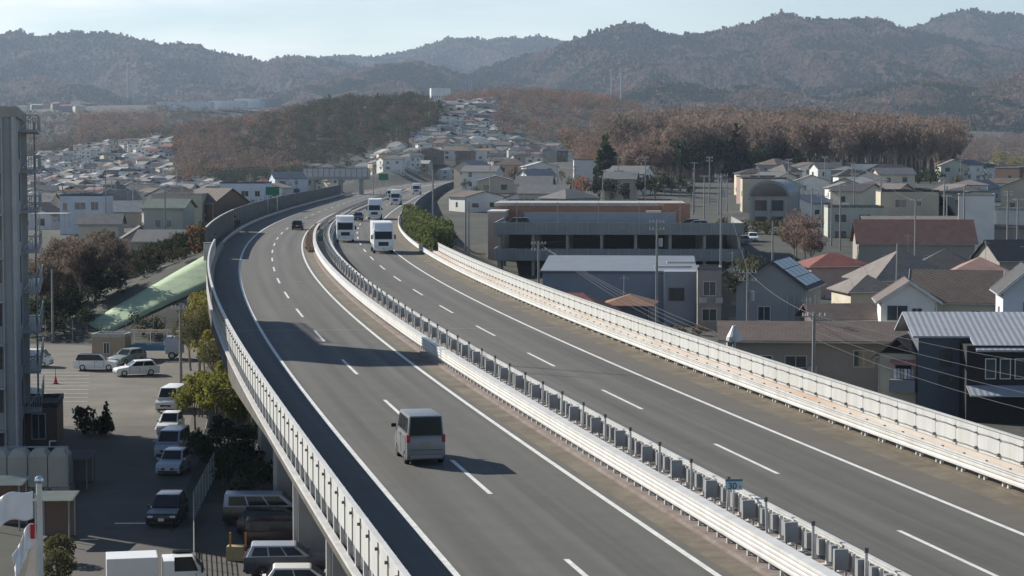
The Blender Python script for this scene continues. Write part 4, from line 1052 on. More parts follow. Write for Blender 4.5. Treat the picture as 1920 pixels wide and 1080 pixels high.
# entrance annex and little sheds
house('low brown brick annex with dark flat roof beside the apartment block', 66, 151, 3.2, 6, 2.9, rad(8), 'brown', 'flat', 0, 'dark', name='annex', cat='building', wins=(('f', 0.3, 0.6, 0.9, 1.9),))
def shed(label, px, Y, W, D, H, rz, wm, rm):
    t = thing('shed', label, 'shed', gp(px, Y, 0), rz, 'sheds in the yard')
    m = MB()
    for x in (-W / 2 + .1, W / 2 - .1):
        for y in (-D / 2 + .1, D / 2 - .1): m.tube((x, y, 0), (x, y, H), 0.05)
    m.build('frame', m_galv, t)
    MB().box((0, D / 2 - .06, 0), (W, 0.05, H)).build('wall', wm, t)
    rows = [[(-W / 2 - .15 + (W + .3) * k / 40, y, H + 0.05 + 0.06 * (k % 2) + 0.12 * (y / D)) for k in range(41)] for y in (-D / 2 - .2, D / 2 + .2)]
    MB().sweep(rows).build('roof', rm, t)
m_corr = mat('corrugated_pale', (0.42, 0.45, 0.40), 0.6, var=0.15, scale=0.8)
shed('open shed with pale corrugated roof right of the flag pole', 98, 112.5, 1.9, 2.2, 2.3, rad(3), WM['brown'], m_corr)
shed('open shed with pale corrugated roof at the left edge behind the flag', 6, 116, 1.9, 2.4, 2.6, rad(3), WM['brown'], m_corr)
shed('low dark roofed bicycle shed beside the water tank', 143, 131, 1.5, 3.2, 1.9, rad(4), WM['darkgrey'], mat('roof_sheet_dark', (0.12, 0.13, 0.14), 0.6))
house('tan prefab hut with a white framed window at the back of the lot', 207, 213, 3.5, 2.4, 2.45, rad(-6), 'tan', 'flat', 0, 'pale', name='hut', cat='hut', wins=(('f', -0.2, 0.7, 0.55, 1.2),))
# flag pole with two flags
t = thing('flag_pole', 'white flag pole with ball top at the lower left', 'flag pole', gp(66, 48, 0.0))
MB().tube((0, 0, 0), (0, 0, 13.35), 0.085, 0.07, 12).build('pole', m_white, t)
MB().sphere((0, 0, 13.42), 0.11).build('finial', m_chrome, t); MB().tube((-0.1, 0, 6), (-0.1, 0, 13.1), 0.015).build('halyard', m_white, t)
def flag(label, zt, L, H, droop, m, seed, dot=None):
    px0, Y0 = 64, 48; P0 = Vector(gp(px0, Y0, 0)); rows = []
    for i in range(25):
        a = i / 24; row = []
        for j in range(13):
            b = j / 12
            x = -a * L * (1 - 0.12 * droop * b); y = 0.10 * math.sin(a * 9 + b * 2 + seed) * a + 0.05 * math.sin(a * 17 - b * 5) * a
            z = zt - b * H - droop * a ** 1.4 - 0.05 * math.sin(a * 8 + seed)
            row.append((P0.x - 0.12 + x, P0.y + y, z))
        rows.append(row)
    o = MB().sweep(rows).build('flag', m, None, smooth=True)
    md = o.modifiers.new('thickness', 'SOLIDIFY'); md.thickness = 0.012
    tag(o, label, 'flag'); return o
m_cloth = mat('flag_cloth', (0.72, 0.72, 0.74), 0.85, var=0.04)
flag('white flag flying level from the top of the pole', 13.2, 1.0, 0.66, 0.25, m_cloth, 0.4)
f2 = flag('lower white flag with a red corner hanging steeply from the pole', 12.45, 0.48, 0.6, 0.8, m_cloth, 2.0)
MB().box((gp(64, 48)[0] - 0.13, 47.93, 12.05), (0.10, 0.02, 0.34)).build('red_corner', mat('flag_red', (0.42, 0.03, 0.04), 0.85), f2)
# ground sheets: lane, parking lot
m_street = mat('street_asphalt', (0.095, 0.088, 0.080), 0.9, var=0.16, scale=0.3, detail=8, bump=0.15, bscale=25)
m_lot = mat('lot_concrete', (0.135, 0.124, 0.106), 0.93, var=0.22, scale=0.22, detail=9)
struct(MB().quad((-26, 60, .004), (-13.5, 60, .004), (-19.5, 118, .004), (-24.0, 165, .004), (-31, 186, .004), (-41, 186, .004), (-33.5, 150, .004), (-24, 100, .004)).build('lane', m_street))
struct(MB().quad((-66, 160, .008), (-37, 160, .008), (-25.2, 160, .008), (-27.5, 178, .008), (-33.5, 231.5, .008), (-66, 231.5, .008)).build('parking_lot', m_lot))
struct(MB().quad((-20.5, 60, .008), (-2.0, 60, .008), (-7, 124, .008), (-18.8, 124, .008)).build('yard', m_street))
mb = MB()
for k in range(9):
    Y = 176 + 3.0 * k; mb.quad((-44 - k * .6, Y, .013), (-36.5 - k * .6, Y + .3, .013), (-36.5 - k * .6, Y + .42, .013), (-44 - k * .6, Y + .12, .013))
for px, Y, w, l in ((240, 117, 2.0, .35), (158, 112, 1.0, .35)): 
    x = xat(px, Y); mb.quad((x - w / 2, Y, .013), (x + w / 2, Y + .1, .013), (x + w / 2, Y + l, .013), (x - w / 2, Y + l, .013))
mb.quad((-27.6, 158, .013), (-27.4, 158, .013), (-29.4, 176, .013), (-29.6, 176, .013))
struct(mb.build('road_marking', m_paint))
# fences on the left
def mesh_fence(label, pts, H, step, m, name='mesh_fence', bars=6, zf=None):
    t = thing(name, label, 'fence')
    post, rail = MB(), MB()
    for (x0, y0), (x1, y1) in zip(pts, pts[1:]):
        L = math.hypot(x1 - x0, y1 - y0); n = max(1, int(L / step))
        for k in range(n + 1):
            x = x0 + (x1 - x0) * k / n; y = y0 + (y1 - y0) * k / n; g = (zf or gz)(x, y)
            MB().tube((x, y, g - .2), (x, y, g + H), 0.04, n=6).build('post', m_galv, t)
        for b in range(bars):
            z = 0.12 + (H - 0.15) * b / (bars - 1)
            g0 = (zf or gz)(x0, y0); g1 = (zf or gz)(x1, y1)
            rail.tube((x0, y0, g0 + z), (x1, y1, g1 + z), 0.022, n=4)
    rail.build('rail', m, t); return t
m_fgreen = mat('fence_green_grey', (0.30, 0.34, 0.30), 0.6, var=0.1)
mesh_fence('grey green rail fence between the lane and the viaduct yard', [(-19.8, 138), (-18.4, 118), (-15.6, 100), (-13.2, 86)], 1.7, 2.2, m_fgreen, bars=9)
mesh_fence('white railing beside the row of parked cars', [(-25.6, 176), (-21.6, 143)], 1.2, 2.0, m_white, name='railing', bars=3)
mesh_fence('dark mesh fence along the back of the parking lot', [(-62, 232.5), (-34.5, 232.5)], 2.6, 3.0, m_dkgrey, bars=10)
# red cone, crate
t = thing('traffic_cone', 'red traffic cone with a thin pole standing by the lot entrance', 'cone', gp(100, 190, 0.01))
MB().tube((0, 0, 0.04), (0, 0, 0.75), 0.2, 0.05, 12).build('body', mat('cone_red', (0.45, 0.05, 0.05), 0.6), t); MB().box((0, 0, 0), (0.5, 0.5, 0.05)).build('base', m_black, t); MB().tube((0, 0, .7), (0, 0, 1.6), 0.03).build('pole', m_dkgrey, t)
t = thing('pallet_crate', 'tan crate with orange uprights beside the fence under the viaduct', 'crate', gp(437, 106.5, 0))
MB().box((0, 0, 0), (0.9, 0.7, 0.75)).build('body', mat('crate_tan', (0.40, 0.32, 0.18), 0.8, var=0.2), t, bevel=0.02)
for x in (-.25, .55): MB().box((x, -.3, .75), (0.1, 0.1, 0.75)).build('upright', mat('upright_orange', (0.5, 0.24, 0.05), 0.7), t)
t = thing('wall', 'low concrete retaining wall behind the parked row under the shrubs', 'wall')
MB().box((-20.2, 158, 0), (6.5, 0.3, 3.2)).build('panel', WM['darkgrey'], t); MB().tube((-16.9, 157.7, 0), (-16.9, 157.7, 3.6), 0.08).build('post', m_white, t)
# green sheet laid on the embankment end
rows = []
for i in range(15):
    a = i / 14; row = []
    p0 = Vector((-35.6, 257.5)); p1 = Vector((-50.0, 241.5)); q0 = Vector((-33.5, 248.6)); q1 = Vector((-47.0, 236.8))
    for j in range(5):
        b = j / 4; p = (p0.lerp(p1, a)) * (1 - b) + (q0.lerp(q1, a)) * b
        row.append((p.x, p.y, gz(p.x, p.y) + 0.12 + 0.05 * noise.noise((p.x * .8, p.y * .8, 0))))
    rows.append(row)
o = MB().sweep(rows).build('slope_sheet', mat('green_sheet', (0.29, 0.37, 0.25), 0.95, var=0.18, scale=0.6), smooth=True)
md = o.modifiers.new('thickness', 'SOLIDIFY'); md.thickness = 0.04
tag(o, 'pale green sheet covering the end slope of the embankment', 'sheet')
t = thing('end_post', 'pale concrete end post where the tall noise barrier begins', 'post', tuple(rp(237, -7.3, -0.3)))
MB().box((0, 0, 0), (0.9, 0.9, 1.9)).build('shaft', mat('pale_concrete', (0.5, 0.49, 0.44), 0.9), t, bevel=0.04); MB().box((0, 0, 1.9), (1.05, 1.05, 0.15)).build('cap', m_conc, t)
# ---------------------------------------------------------------- right side: houses seen over the white panel wall
WF = m_frame
# dark house with standing seam roof
X0 = xat(1725, 150)
t = thing('house', 'black and slate blue house with pale standing seam roof, nearest on the right', 'house', (X0, 150, 2.0), rad(-2))
MB().box((2.0, 2.5, -0.5), (4.0, 5.0, 6.4)).build('wall', WM['blueslate'], t)
MB().box((7.3, 1.0, -0.5), (8.6, 7.6, 6.0)).build('wall', WM['black'], t)
mb = MB(); mb.prism([(-0.55, 5.85), (4.6, 7.25), (4.6, 7.39), (-0.55, 5.99)], -0.5, 3.6, 'x'); mb.prism([(-3.3, 5.1), (4.6, 7.25), (4.6, 7.39), (-3.3, 5.24)], 3.6, 12.2, 'x'); mb.build('roof', m_seam, t)
MB().prism([(4.6, 7.25), (8.5, 5.6), (8.5, 5.74), (4.6, 7.39)], -0.5, 12.2, 'x').build('roof', m_seam, t)
mb = MB(); mb.prism([(-4.4, 2.0), (-2.8, 2.55), (-2.8, 2.65), (-4.4, 2.1)], 3.0, 12.2, 'x'); mb.build('canopy', m_seam, t)
for x in (4.7, 5.75, 6.8):
    m = MB()
    for c, d in (((x - .36, -2.83, 3.1), (.07, .06, 1.5)), ((x + .36, -2.83, 3.1), (.07, .06, 1.5)), ((x, -2.83, 3.1), (.65, .06, .07)), ((x, -2.83, 4.53), (.65, .06, .07))): m.box(c, d)
    w = m.build('window', m_frame, t); MB().box((x, -2.81, 3.17), (.65, .03, 1.36)).build('pane', m_pane, w)
for x, z, w_, h_ in ((2.0, 3.7, 0.9, 1.3), (2.0, 2.2, 1.0, 0.9)):
    m = MB().box((x, -0.02, z), (w_, 0.05, h_)); m.build('window', m_pane, t)
MB().tube((3.9, -0.08, 0), (3.9, -0.08, 5.3), 0.05).build('downpipe', m_dkgrey, t)
house('white and pale blue gabled house cut off by the right edge', 1925, 185, 4.6, 7, 7.2, rad(-8), 'paleblue', 'gable', 2.0, 'dark', 'y', (('f', 0.2, 4.7, 1.5, 1.6), ('f', 0.2, 0.9, .7, 2.4), ('l', 0, 4.5, 1.0, 1.1)), z=2.0, trim=m_white)
# cream house with two gables
t = house('off white house with white barge boards and a brown roof, balcony window facing us', 1702, 200, 5.3, 6.5, 4.9, rad(-7), 'white', 'gable', 1.75, 'brown', 'y', (('f', -1.1, 2.9, 1.9, 1.55), ('f', 0.75, 2.7, 0.9, 1.5)), z=2.4, trim=m_white)
m = MB(); m.box((-0.9, -3.75, 2.3), (4.2, 1.0, 0.14)); m.box((-0.9, -4.2, 2.44), (4.2, 0.08, 0.5)); m.build('balcony', m_white, t)
house('cream house with broad dark brown roof right behind the off white balconied house', 1795, 206, 8.0, 8, 4.6, rad(-14), 'cream', 'gable', 2.6, 'brown', 'x', (('f', 2.0, 2.6, .8, 1.0), ('f', -1.2, 1.2, 1.2, 1.2)), z=2.4, trim=m_white, ov=0.6)
house('long taupe building with brown slab roof behind the white panel wall', 1535, 165, 14.5, 7, 4.9, rad(-5), 'taupe', 'gable', 1.0, 'brown', 'x', (('f', -1.9, 2.6, 1.6, 1.0), ('f', 3.4, 2.7, 1.5, 1.35), ('f', -4.6, 2.6, 1.6, 1.0), ('f', -1.6, 0.3, 0.9, 2.0)), z=1.8, ov=0.8)
t = thing('house', 'cream house with tiled roof, striped awning and laundry on its balcony', 'house', (xat(1690, 152), 152, 2.0), rad(-24))
MB().box((0, 2, -.5), (2.9, 5, 5.0)).build('wall', WM['cream'], t); mb = gable_roof(2.9, 5, 4.4, 1.2, 0.5, 'y').xf(Matrix.Translation((0, 2, 0))); mb.build('roof', RM['taupe'], t)
MB().box((0.5, -0.9, 1.75), (1.9, 0.9, 0.9)).build('balcony', WM['grey'], t)
m = MB(); m.prism([(-1.3, 3.75), (-0.5, 4.05), (-0.5, 4.1), (-1.3, 3.8)], -0.5, 1.5, 'x'); m.build('awning', mat('awning_pink', (0.5, 0.22, 0.18), 0.8, var=0.2, scale=4), t)
for k in range(6): MB().box((-0.1 + k * 0.26, -0.95, 2.7), (0.2, 0.03, 0.75)).build('laundry', [m_cloth, WM['paleblue'], WM['beige']][k % 3], t)
MB().box((0.4, -0.47, 2.7), (1.2, 0.08, 1.3)).build('window', m_pane, t); MB().tube((-1.4, -0.55, 0), (-1.4, -0.55, 4.3), 0.05).build('downpipe', m_gutter, t)
t = house('large grey house with solar panels along its right roof slope', 1462, 215, 7.0, 11, 5.6, rad(-17), 'grey', 'gable', 2.5, 'dark', 'y', (('f', -0.6, 2.1, 1.2, 1.5), ('r', -2, 3.2, 1.0, 1.1), ('r', 1.5, 3.2, 1.0, 1.1)), z=2.2)
k = 2.5 / 3.5; m = MB()
for i in range(4):
    for j in range(3):
        y0, y1 = -5.2 + i * 2.6, -5.2 + i * 2.6 + 2.45; x0, x1 = 0.25 + j * 1.15, 0.25 + j * 1.15 + 1.08
        m.quad(*[(x, y, 5.6 + 2.5 + 0.24 - k * x) for x, y in ((x0, y0), (x1, y0), (x1, y1), (x0, y1))])
m.build('solar_panel', m_solar, t)
for x in (1.8, 2.5): MB().tube((x, -5.6, 0.5), (x, -5.6, 4.8), 0.05).build('downpipe', m_gutter, t)
RG = 'houses on the flat ground right of the expressway'
house('house with bright red hip roof and pink wall', 1562, 262, 8.0, 7, 4.2, rad(10), 'pink', 'hip', 1.6, 'red', wins=(('f', 1.2, 1.2, 1.4, 1.3),), z=3.0, group=RG)
house('house with long patterned red brown tile roof', 1712, 300, 16.5, 9, 4.8, rad(-4), 'taupe', 'gable', 3.0, 'redbrown', 'x', (('f', 2, 1.5, 1.6, 1.4), ('f', -4, 1.5, 1.6, 1.4)), z=4.0, group=RG)
house('grey green house with large taupe hip roof in front of the red tile roof', 1690, 235, 9.6, 9, 4.5, rad(12), 'beige', 'hip', 3.3, 'taupe', wins=(('f', -2.6, 1.3, 1.3, 1.4), ('f', 2, 1.0, 1.6, 1.6)), z=2.6, group=RG)
house('small taupe roofed house with cream wall left of the off white gabled house', 1622, 222, 5.2, 7, 4.2, rad(8), 'cream', 'hip', 1.8, 'taupe', wins=(('f', 0.9, 1.6, 0.8, 1.2), ('f', -1.4, 1.0, 0.8, 1.5)), z=2.4, group=RG)
house('house with almost black hip roof behind the taupe hip roof', 1772, 248, 7.6, 8, 4.8, rad(-12), 'darkgrey', 'hip', 2.4, 'dark', wins=(('f', 1, 2.6, 1.2, 1.2),), z=2.8, group=RG)
house('pink walled house with salmon hip roof', 1838, 242, 6.8, 7, 4.6, rad(-10), 'pink', 'hip', 1.9, 'pink', wins=(('f', 1.8, 2.4, 1.1, 1.2), ('f', -1.4, 2.4, .9, 1.2)), z=2.8, group=RG)
house('dark roofed house at the right edge beyond the salmon roof', 1908, 262, 8.5, 7, 5.0, rad(14), 'taupe', 'gable', 2.2, 'dark', 'x', (('f', -1, 2.6, 1.2, 1.2),), z=3.2, group=RG)
house('long low building with pale olive roof sheet behind the red tile roof', 1775, 335, 26, 7, 5.0, rad(-3), 'taupe', 'shed', 1.6, 'taupe', wins=(), z=4.6, name='workshop', cat='building')
house('house with dark brown roof low beside the grey house', 1575, 205, 6.4, 6, 2.9, rad(6), 'brown', 'gable', 1.2, 'brown', 'x', (('f', 0.6, 1.0, 1.1, 1.1),), z=2.2, group=RG)
t = thing('ventilator', 'white hooded ventilator on a pole above the brown slab roof', 'ventilator', gp(1378, 158, 1.8))
MB().tube((0, 0, 0), (0, 0, 5.2), 0.14, n=10).build('pole', m_galv, t); MB().tube((0, 0, 5.1), (0, 0, 5.4), 0.62, 0.58, 14).tube((0, 0, 5.4), (0, 0, 6.25), 0.58, 0.14, 14).build('hood', m_white, t)
# middle right: warehouse, red roofs
t = thing('warehouse', 'blue grey warehouse with pale flat roof in front of the parking deck', 'warehouse', (xat(1160, 236), 236, 2.0), rad(-4))
mb = MB(); mb.box((0, 10, -.5), (17.5, 19, 6.2)); mb.build('wall', WM['bluegrey'], t)
MB().prism([(0.2, 5.75), (19.6, 6.6), (19.6, 6.8), (0.2, 5.95)], -9, 9, 'x').build('roof', mat('sheet_roof_blue', (0.17, 0.19, 0.22), 0.6, var=0.1, scale=0.4), t)
MB().box((7.0, -1.7, -.5), (3.6, 4.4, 6.6)).build('wall', WM['bluegrey'], t)
fo = MB().box((6.6, -3.92, 2.8), (1.8, .06, 1.5)).build('window', m_framed, t); MB().box((6.25, -3.95, 2.9), (0.75, .03, 1.3)).box((7.05, -3.95, 2.9), (0.75, .03, 1.3)).build('pane', m_pane, fo)
mb = MB()
for k in range(2):
    mb.box((6.2 + k * .9, -3.2 + 3.0 * k * 0, 6.5 + k * .5), (4.2 - k, 0.35, 0.25), rad(6))
mb.build('roof_beam', m_white, t)
house('old house with faded red hip roof against the blue grey warehouse', 1068, 205, 8.6, 6, 3.6, rad(-12), 'darkgrey', 'hip', 1.9, 'red', wins=(('f', 2.2, 1.2, 1.6, 1.4),), z=2.0, group=RG)
house('small house with rusty brown roof next to the faded red roof', 1182, 212, 4.6, 6, 3.9, rad(-8), 'darkgrey', 'hip', 1.0, 'rust', wins=(('f', 0.4, 1.3, 1.6, 1.4),), z=2.0, group=RG)
house('grey two storey block behind the utility poles beside the warehouse', 1330, 228, 2.6, 5, 6.6, rad(-4), 'taupe', 'flat', 0, 'grey', z=2.0, name='block', cat='building', wins=(('f', 0, 3.8, 1.3, 1.6), ('f', 0, 1.0, 1.5, 1.4)))
house('narrow grey house with dark roof between the poles and the solar roofed house', 1372, 236, 3.6, 7, 4.6, rad(-14), 'grey', 'gable', 1.4, 'pale', 'y', z=2.2, group=RG)
# parking deck and brick shop
t = thing('parking_deck', 'two storey parking deck with grey parapets in the middle right', 'parking deck', (xat(1160, 300), 300, 3.5), rad(-3))
PWid = 36.0
dk = mat('deck_parapet', (0.25, 0.255, 0.25), 0.85, var=0.14, scale=0.3)
for z, nm in ((2.6, 'deck'), (6.4, 'deck')): MB().box((0, 16, z), (PWid, 32, 0.35)).build(nm, m_concd, t)
for z in (2.5, 6.3):
    m = MB(); m.box((0, -0.1, z - .1), (PWid, 0.2, 1.75)); m.box((-PWid / 2 - .12, 16, z - .1), (0.2, 32, 1.75)); m.box((PWid / 2 + .12, 16, z - .1), (0.2, 32, 1.75)); m.build('parapet', dk, t)
    for k in range(25): MB().box((-PWid / 2 + k * 1.5, -0.26, z - .1), (0.1, 0.1, 1.85)).build('rib', m_galv, t)
m = MB()
for x in np.arange(-PWid / 2 + .5, PWid / 2, 5.0):
    for y in (0.4, 8, 16, 24, 31): m.box((x, y, -1), (0.4, 0.4, 7.4))
m.build('columns', m_conc, t).name = 'column_row'
MB().box((0, 31.5, -1), (PWid, 0.3, 7.4)).build('back_wall', WM['darkgrey'], t)
mb = MB()
for k in range(6): mb.box((-PWid / 2 + 3 + k * 6, 3, 6.75), (0.08, 0.08, 4.2)); 
mb.build('lamp_poles', m_galv, t).name = 'lamp_pole'
mb = MB(); mb.box((-3, 26, 6.75), (24, 0.3, 2.0)); mb.build('screen', WM['bluegrey'], t)
t = thing('shop', 'long brick red shop building behind the parking deck', 'shop', (xat(1105, 338), 338, 3.5), rad(-3))
MB().box((0, 8, -.5), (31, 16, 10.0)).build('wall', WM['brick'], t); MB().box((0, 8, 9.5), (31.3, 16.3, 0.5)).build('roof', RM['pale'], t)
MB().box((-14.6, -6, -.5), (2.6, 12, 9.2)).build('wall', WM['pink'], t); MB().box((-14.6, -6, 8.7), (2.9, 12.3, .25)).build('roof', m_white, t)
for z in (0.4, 3.4, 6.2): MB().box((-13.2, -6, z), (0.08, 7, 1.6)).build('window', m_pane, t)
MB().box((10.5, -1.2, 5.4), (2.5, 2.4, 3.4)).build('stairwell', WM['cream'], t); MB().box((14.2, -1.0, 5.4), (4.4, 2.0, 4.6)).build('stairwell', WM['brick'], t)
car('saloon_car', 'silver car on the roof of the parking deck', 'car', (xat(1305, 304), 304.5, 10.26), rad(84), 'silver', 4.3, 1.7, 1.45, 'hatch', group='cars on the parking deck')
car('saloon_car', 'black car behind the silver one on the roof of the parking deck', 'car', (xat(1290, 309), 309, 10.26), rad(84), 'black', 4.4, 1.75, 1.5, 'hatch', group='cars on the parking deck')
car('wagon_car', 'black car alone at the left end of the parking deck roof', 'car', (xat(966, 312), 312, 10.26), rad(90), 'black', 4.6, 1.8, 1.6, 'suv', group='cars on the parking deck')
# vault roofed hall, apartment, white block
t = thing('hall', 'grey hall with barrel vaulted roof above the parking deck', 'hall', (xat(1442, 392), 392, 6.5), rad(-16))
HW = 7.6
MB().box((0, 7, -.5), (HW, 14, 7.6)).build('wall', WM['grey'], t)
arc = [(HW / 2 * 1.04 * math.cos(math.pi * k / 14), 7.1 + 3.0 * math.sin(math.pi * k / 14)) for k in range(15)]
MB().prism(arc, -0.3, 14.2, 'y').build('roof', mat('vault_sheet', (0.20, 0.215, 0.235), 0.5, 0.2, var=0.1), t)
MB().prism([(a * .88, 7.1 + (b - 7.1) * .82) for a, b in arc], -0.36, -0.31, 'y').build('arched_window', m_pane, t)
for x in (-3.3, 0, 3.3): MB().box((x, -0.12, -.5), (0.55, 0.25, 7.4)).build('pilaster', WM['grey'], t)
for x in (-1.6, 1.6):
    for z in (1.2, 4.3): MB().box((x, -0.02, z), (2.2, 0.06, 2.0)).build('window', m_pane, t)
t = house('beige apartment house with stepped roof and dark slanted roof side', 1700, 372, 10.2, 9, 8.8, rad(-4), 'beige', 'flat', 0, 'dark', wins=(('f', -1.6, 6.0, 2.0, 1.5), ('f', 1.6, 6.2, .7, 1.0), ('f', -2.4, 3.2, 1.8, 1.5), ('f', 1.8, 3.2, 2.6, 1.3), ('f', -2.4, .5, 1.8, 1.6)), z=6.0, name='apartment_house', cat='apartment house')
MB().prism([(5.1, 8.9), (8.9, 3.6), (8.9, 3.3), (5.1, 8.5)], -4.7, 4.6, 'y').build('side_roof', RM['dark'], t)
MB().box((-2, -4.9, 2.9), (4.4, .9, 1.0)).build('balcony', WM['taupe'], t); MB().box((2.6, -4.9, 2.9), (3.8, .9, 1.0)).build('balcony', WM['grey'], t)
house('beige apartment wing with flat roof right of the stepped roof', 1775, 380, 7.5, 8, 8.4, rad(-4), 'taupe', 'flat', 0, 'grey', wins=(('f', -1.5, 6.0, 1.6, 1.3), ('f', 1.6, 6.0, 1.6, 1.3), ('f', 0, 3.2, 3.0, 1.3)), z=6.0, name='apartment_house', cat='apartment house')
house('two storey grey green apartment row left of the beige apartment house', 1600, 362, 9.6, 7, 6.6, rad(-3), 'palegreen', 'flat', 0, 'grey', wins=(('f', -2.6, 4.0, 2.0, 1.5), ('f', 1.6, 4.0, 2.0, 1.5), ('f', -2.6, 1.0, 2.0, 1.6), ('f', 1.6, 1.0, 2.0, 1.6)), z=5.6, name='apartment_house', cat='apartment house')
house('tall windowless white block with rooftop pole', 1830, 330, 5.6, 7, 10.0, rad(-12), 'white', 'flat', 0, 'pale', z=4.8, name='office_block', cat='building', wins=(('r', 0, 6, 1.4, 1.2),))
house('white office wing with a row of windows right of the windowless block', 1895, 336, 6.4, 7, 7.6, rad(-12), 'white', 'flat', 0, 'pale', z=4.8, name='office_block', cat='building', wins=tuple(('f', -2 + k * 1.35, 3.9, 1.0, 1.1) for k in range(4)))
# ---------------------------------------------------------------- left side houses behind the embankment
LG = 'houses left of the expressway'
t = house('pale blue flat roofed house with square windows left of the bend', 163, 380, 7.8, 8, 6.0, rad(-4), 'paleblue', 'flat', 0, 'blue', wins=(('f', -2.9, 3.4, .7, 1.4), ('f', -0.1, 3.5, 2.0, 1.4), ('f', 2.6, 3.4, 1.3, 1.6)), group=LG, z=zat(428, 380))
MB().box((2.9, -4.4, 2.0), (3.4, 1.0, 1.1)).build('balcony', WM['white'], t)
house('low cream house with grey lean roof in front of the pale blue house', 190, 335, 6.6, 6, 3.2, rad(4), 'cream', 'gable', 1.4, 'grey', 'x', (('f', 2.0, 0.8, 1.1, 1.2),), group=LG, z=zat(455, 335))
house('pale green house with arched porch and grey roof beside the tall noise barrier', 318, 345, 6.8, 7, 4.6, rad(-6), 'palegreen', 'gable', 1.3, 'green', 'x', (('f', -1.0, 1.3, .8, 1.3), ('f', 0.9, 1.3, .8, 1.3), ('l', 0, 1.3, .9, 1.2)), group=LG, z=zat(440, 345))
house('cream walled house with flat white eaves behind the pale green house', 340, 372, 9.0, 8, 6.6, rad(-2), 'beige', 'flat', 0, 'white' if 'white' in RM else 'pale', group=LG, z=zat(434, 372), wins=(('f', -2, 3.6, 1.4, 1.2), ('f', 2, 3.6, 1.4, 1.2)))
house('brown house with ribbed roof next to the tall noise barrier', 405, 375, 7.5, 9, 4.5, rad(-35), 'brown', 'gable', 2.4, 'brown', 'x', (('f', 0, 1.6, 1.4, 1.3),), group=LG, z=zat(425, 375))
t = house('pale blue three windowed house with flat roof at the bend', 462, 440, 9.4, 8, 6.4, rad(-5), 'paleblue', 'flat', 0, 'blue', wins=(('f', -2.4, 3.6, 1.5, 1.3), ('f', 0.6, 3.6, 1.5, 1.3), ('f', 3.3, 3.6, 1.0, 1.3), ('f', 3.3, 0.9, 1.0, 1.3)), group=LG, z=zat(400, 440))
house('grey house with grey gable roof beside the brown autumn trees', 262, 318, 5.0, 6, 4.6, rad(12), 'grey', 'gable', 1.6, 'dark', 'y', (('f', 0, 2.2, .5, 1.4),), group=LG, z=zat(500, 318))
house('low grey tiled house behind the autumn trees', 305, 312, 7.0, 6, 3.2, rad(-8), 'beige', 'gable', 1.5, 'grey', 'x', (('f', -1, .8, 1.4, 1.3),), group=LG, z=zat(490, 312))
t = thing('shed', 'pale carport roof at the far left beyond the autumn trees', 'carport', gp(95, 345, zat(428, 345)))
MB().box((0, 0, 2.4), (6, 4, .15)).build('roof', m_white, t)
for x in (-2.7, 2.7):
    for y in (-1.8, 1.8): MB().tube((x, y, 0), (x, y, 2.4), .06).build('post', m_galv, t)
t = thing('overpass_bridge', 'pale ribbed overpass bridge crossing behind the bend', 'bridge', (xat(630, 640), 640, zat(356, 640)), rad(-3))
MB().box((0, 0, 3.2), (21, 5, 0.9)).build('deck', m_conc, t)
for k in range(13): MB().box((-10.2 + k * 1.7, -2.45, 4.1), (0.16, 0.16, 2.6)).build('post', m_dkgrey, t)
MB().box((0, -2.4, 4.1), (21, 0.1, 1.1)).build('panel', m_whitep, t); MB().box((0, -2.4, 6.6), (21, 0.2, 0.15)).build('top_rail', m_dkgrey, t); MB().box((0, 2.4, 4.1), (21, 0.1, 2.5)).build('panel', m_galv, t)
for x in (-7, 1.5, 8): MB().box((x, 0, -3), (1.0, 3.5, 6.2)).build('pier', m_pier, t)
m_sign = mat('sign_green', (0.02, 0.14, 0.085), 0.6, var=0.05)
def road_sign(label, px, py, Y, w, h, hgt):
    t = thing('road_sign', label, 'road sign', tuple(at(px, py, Y) - Vector((0, 0, hgt))), rad(4))
    MB().box((0, 0, hgt), (w, .08, h)).build('board', m_sign, t, bevel=0.02)
    for s in (-1, 1): MB().tube((s * w * .35, .1, 0), (s * w * .35, .1, hgt + h * .8), .08).build('post', m_galv, t)
road_sign('green road sign above the noise barrier beside the pale blue house', 511, 366, 395, 2.6, 1.6, 3.6)
road_sign('green road sign beside the overpass bridge', 719, 338, 560, 2.6, 1.8, 4.0)
road_sign('small green sign in the median where the guard rails begin', 601, 452, 281, .7, .7, 1.0)
# 30 kilometre marker in the median
p = rp(64.3, 6.62, 0.1)
t = thing('kilometre_marker', 'blue and white distance marker reading 30 standing in the median', 'sign', tuple(p), rang(64) * 0.3)
MB().tube((0, 0.03, 0), (0, 0.03, 1.3), .03, n=8).build('post', m_white, t)
MB().box((0, 0, 1.0), (0.56, .02, 0.28)).build('board', mat('marker_pale', (0.42, 0.52, 0.56), 0.6, var=0.04), t)
MB().box((0, -0.003, 1.28), (0.56, .03, 0.07)).build('band', mat('marker_blue', (0.06, 0.16, 0.22), 0.6, var=0.04), t)
m_ink = mat('marker_ink', (0.03, 0.10, 0.15), 0.7)
def text(body, size, loc, parent, m):
    c = bpy.data.curves.new('digits', 'FONT'); c.body = body; c.size = size; c.extrude = 0.002; c.align_x = 'CENTER'; c.offset = 0.004
    o = bpy.data.objects.new('digits', c); COL.objects.link(o); o.parent = parent; o.location = loc; o.rotation_euler = (rad(90), 0, 0); c.materials.append(m)
    bpy.context.view_layer.update(); me = bpy.data.meshes.new_from_object(o.evaluated_get(bpy.context.evaluated_depsgraph_get()))
    q = bpy.data.objects.new('digits', me); COL.objects.link(q); q.parent = parent; q.location = loc; q.rotation_euler = (rad(90), 0, 0); bpy.data.objects.remove(o); q.name = 'digits'; return q
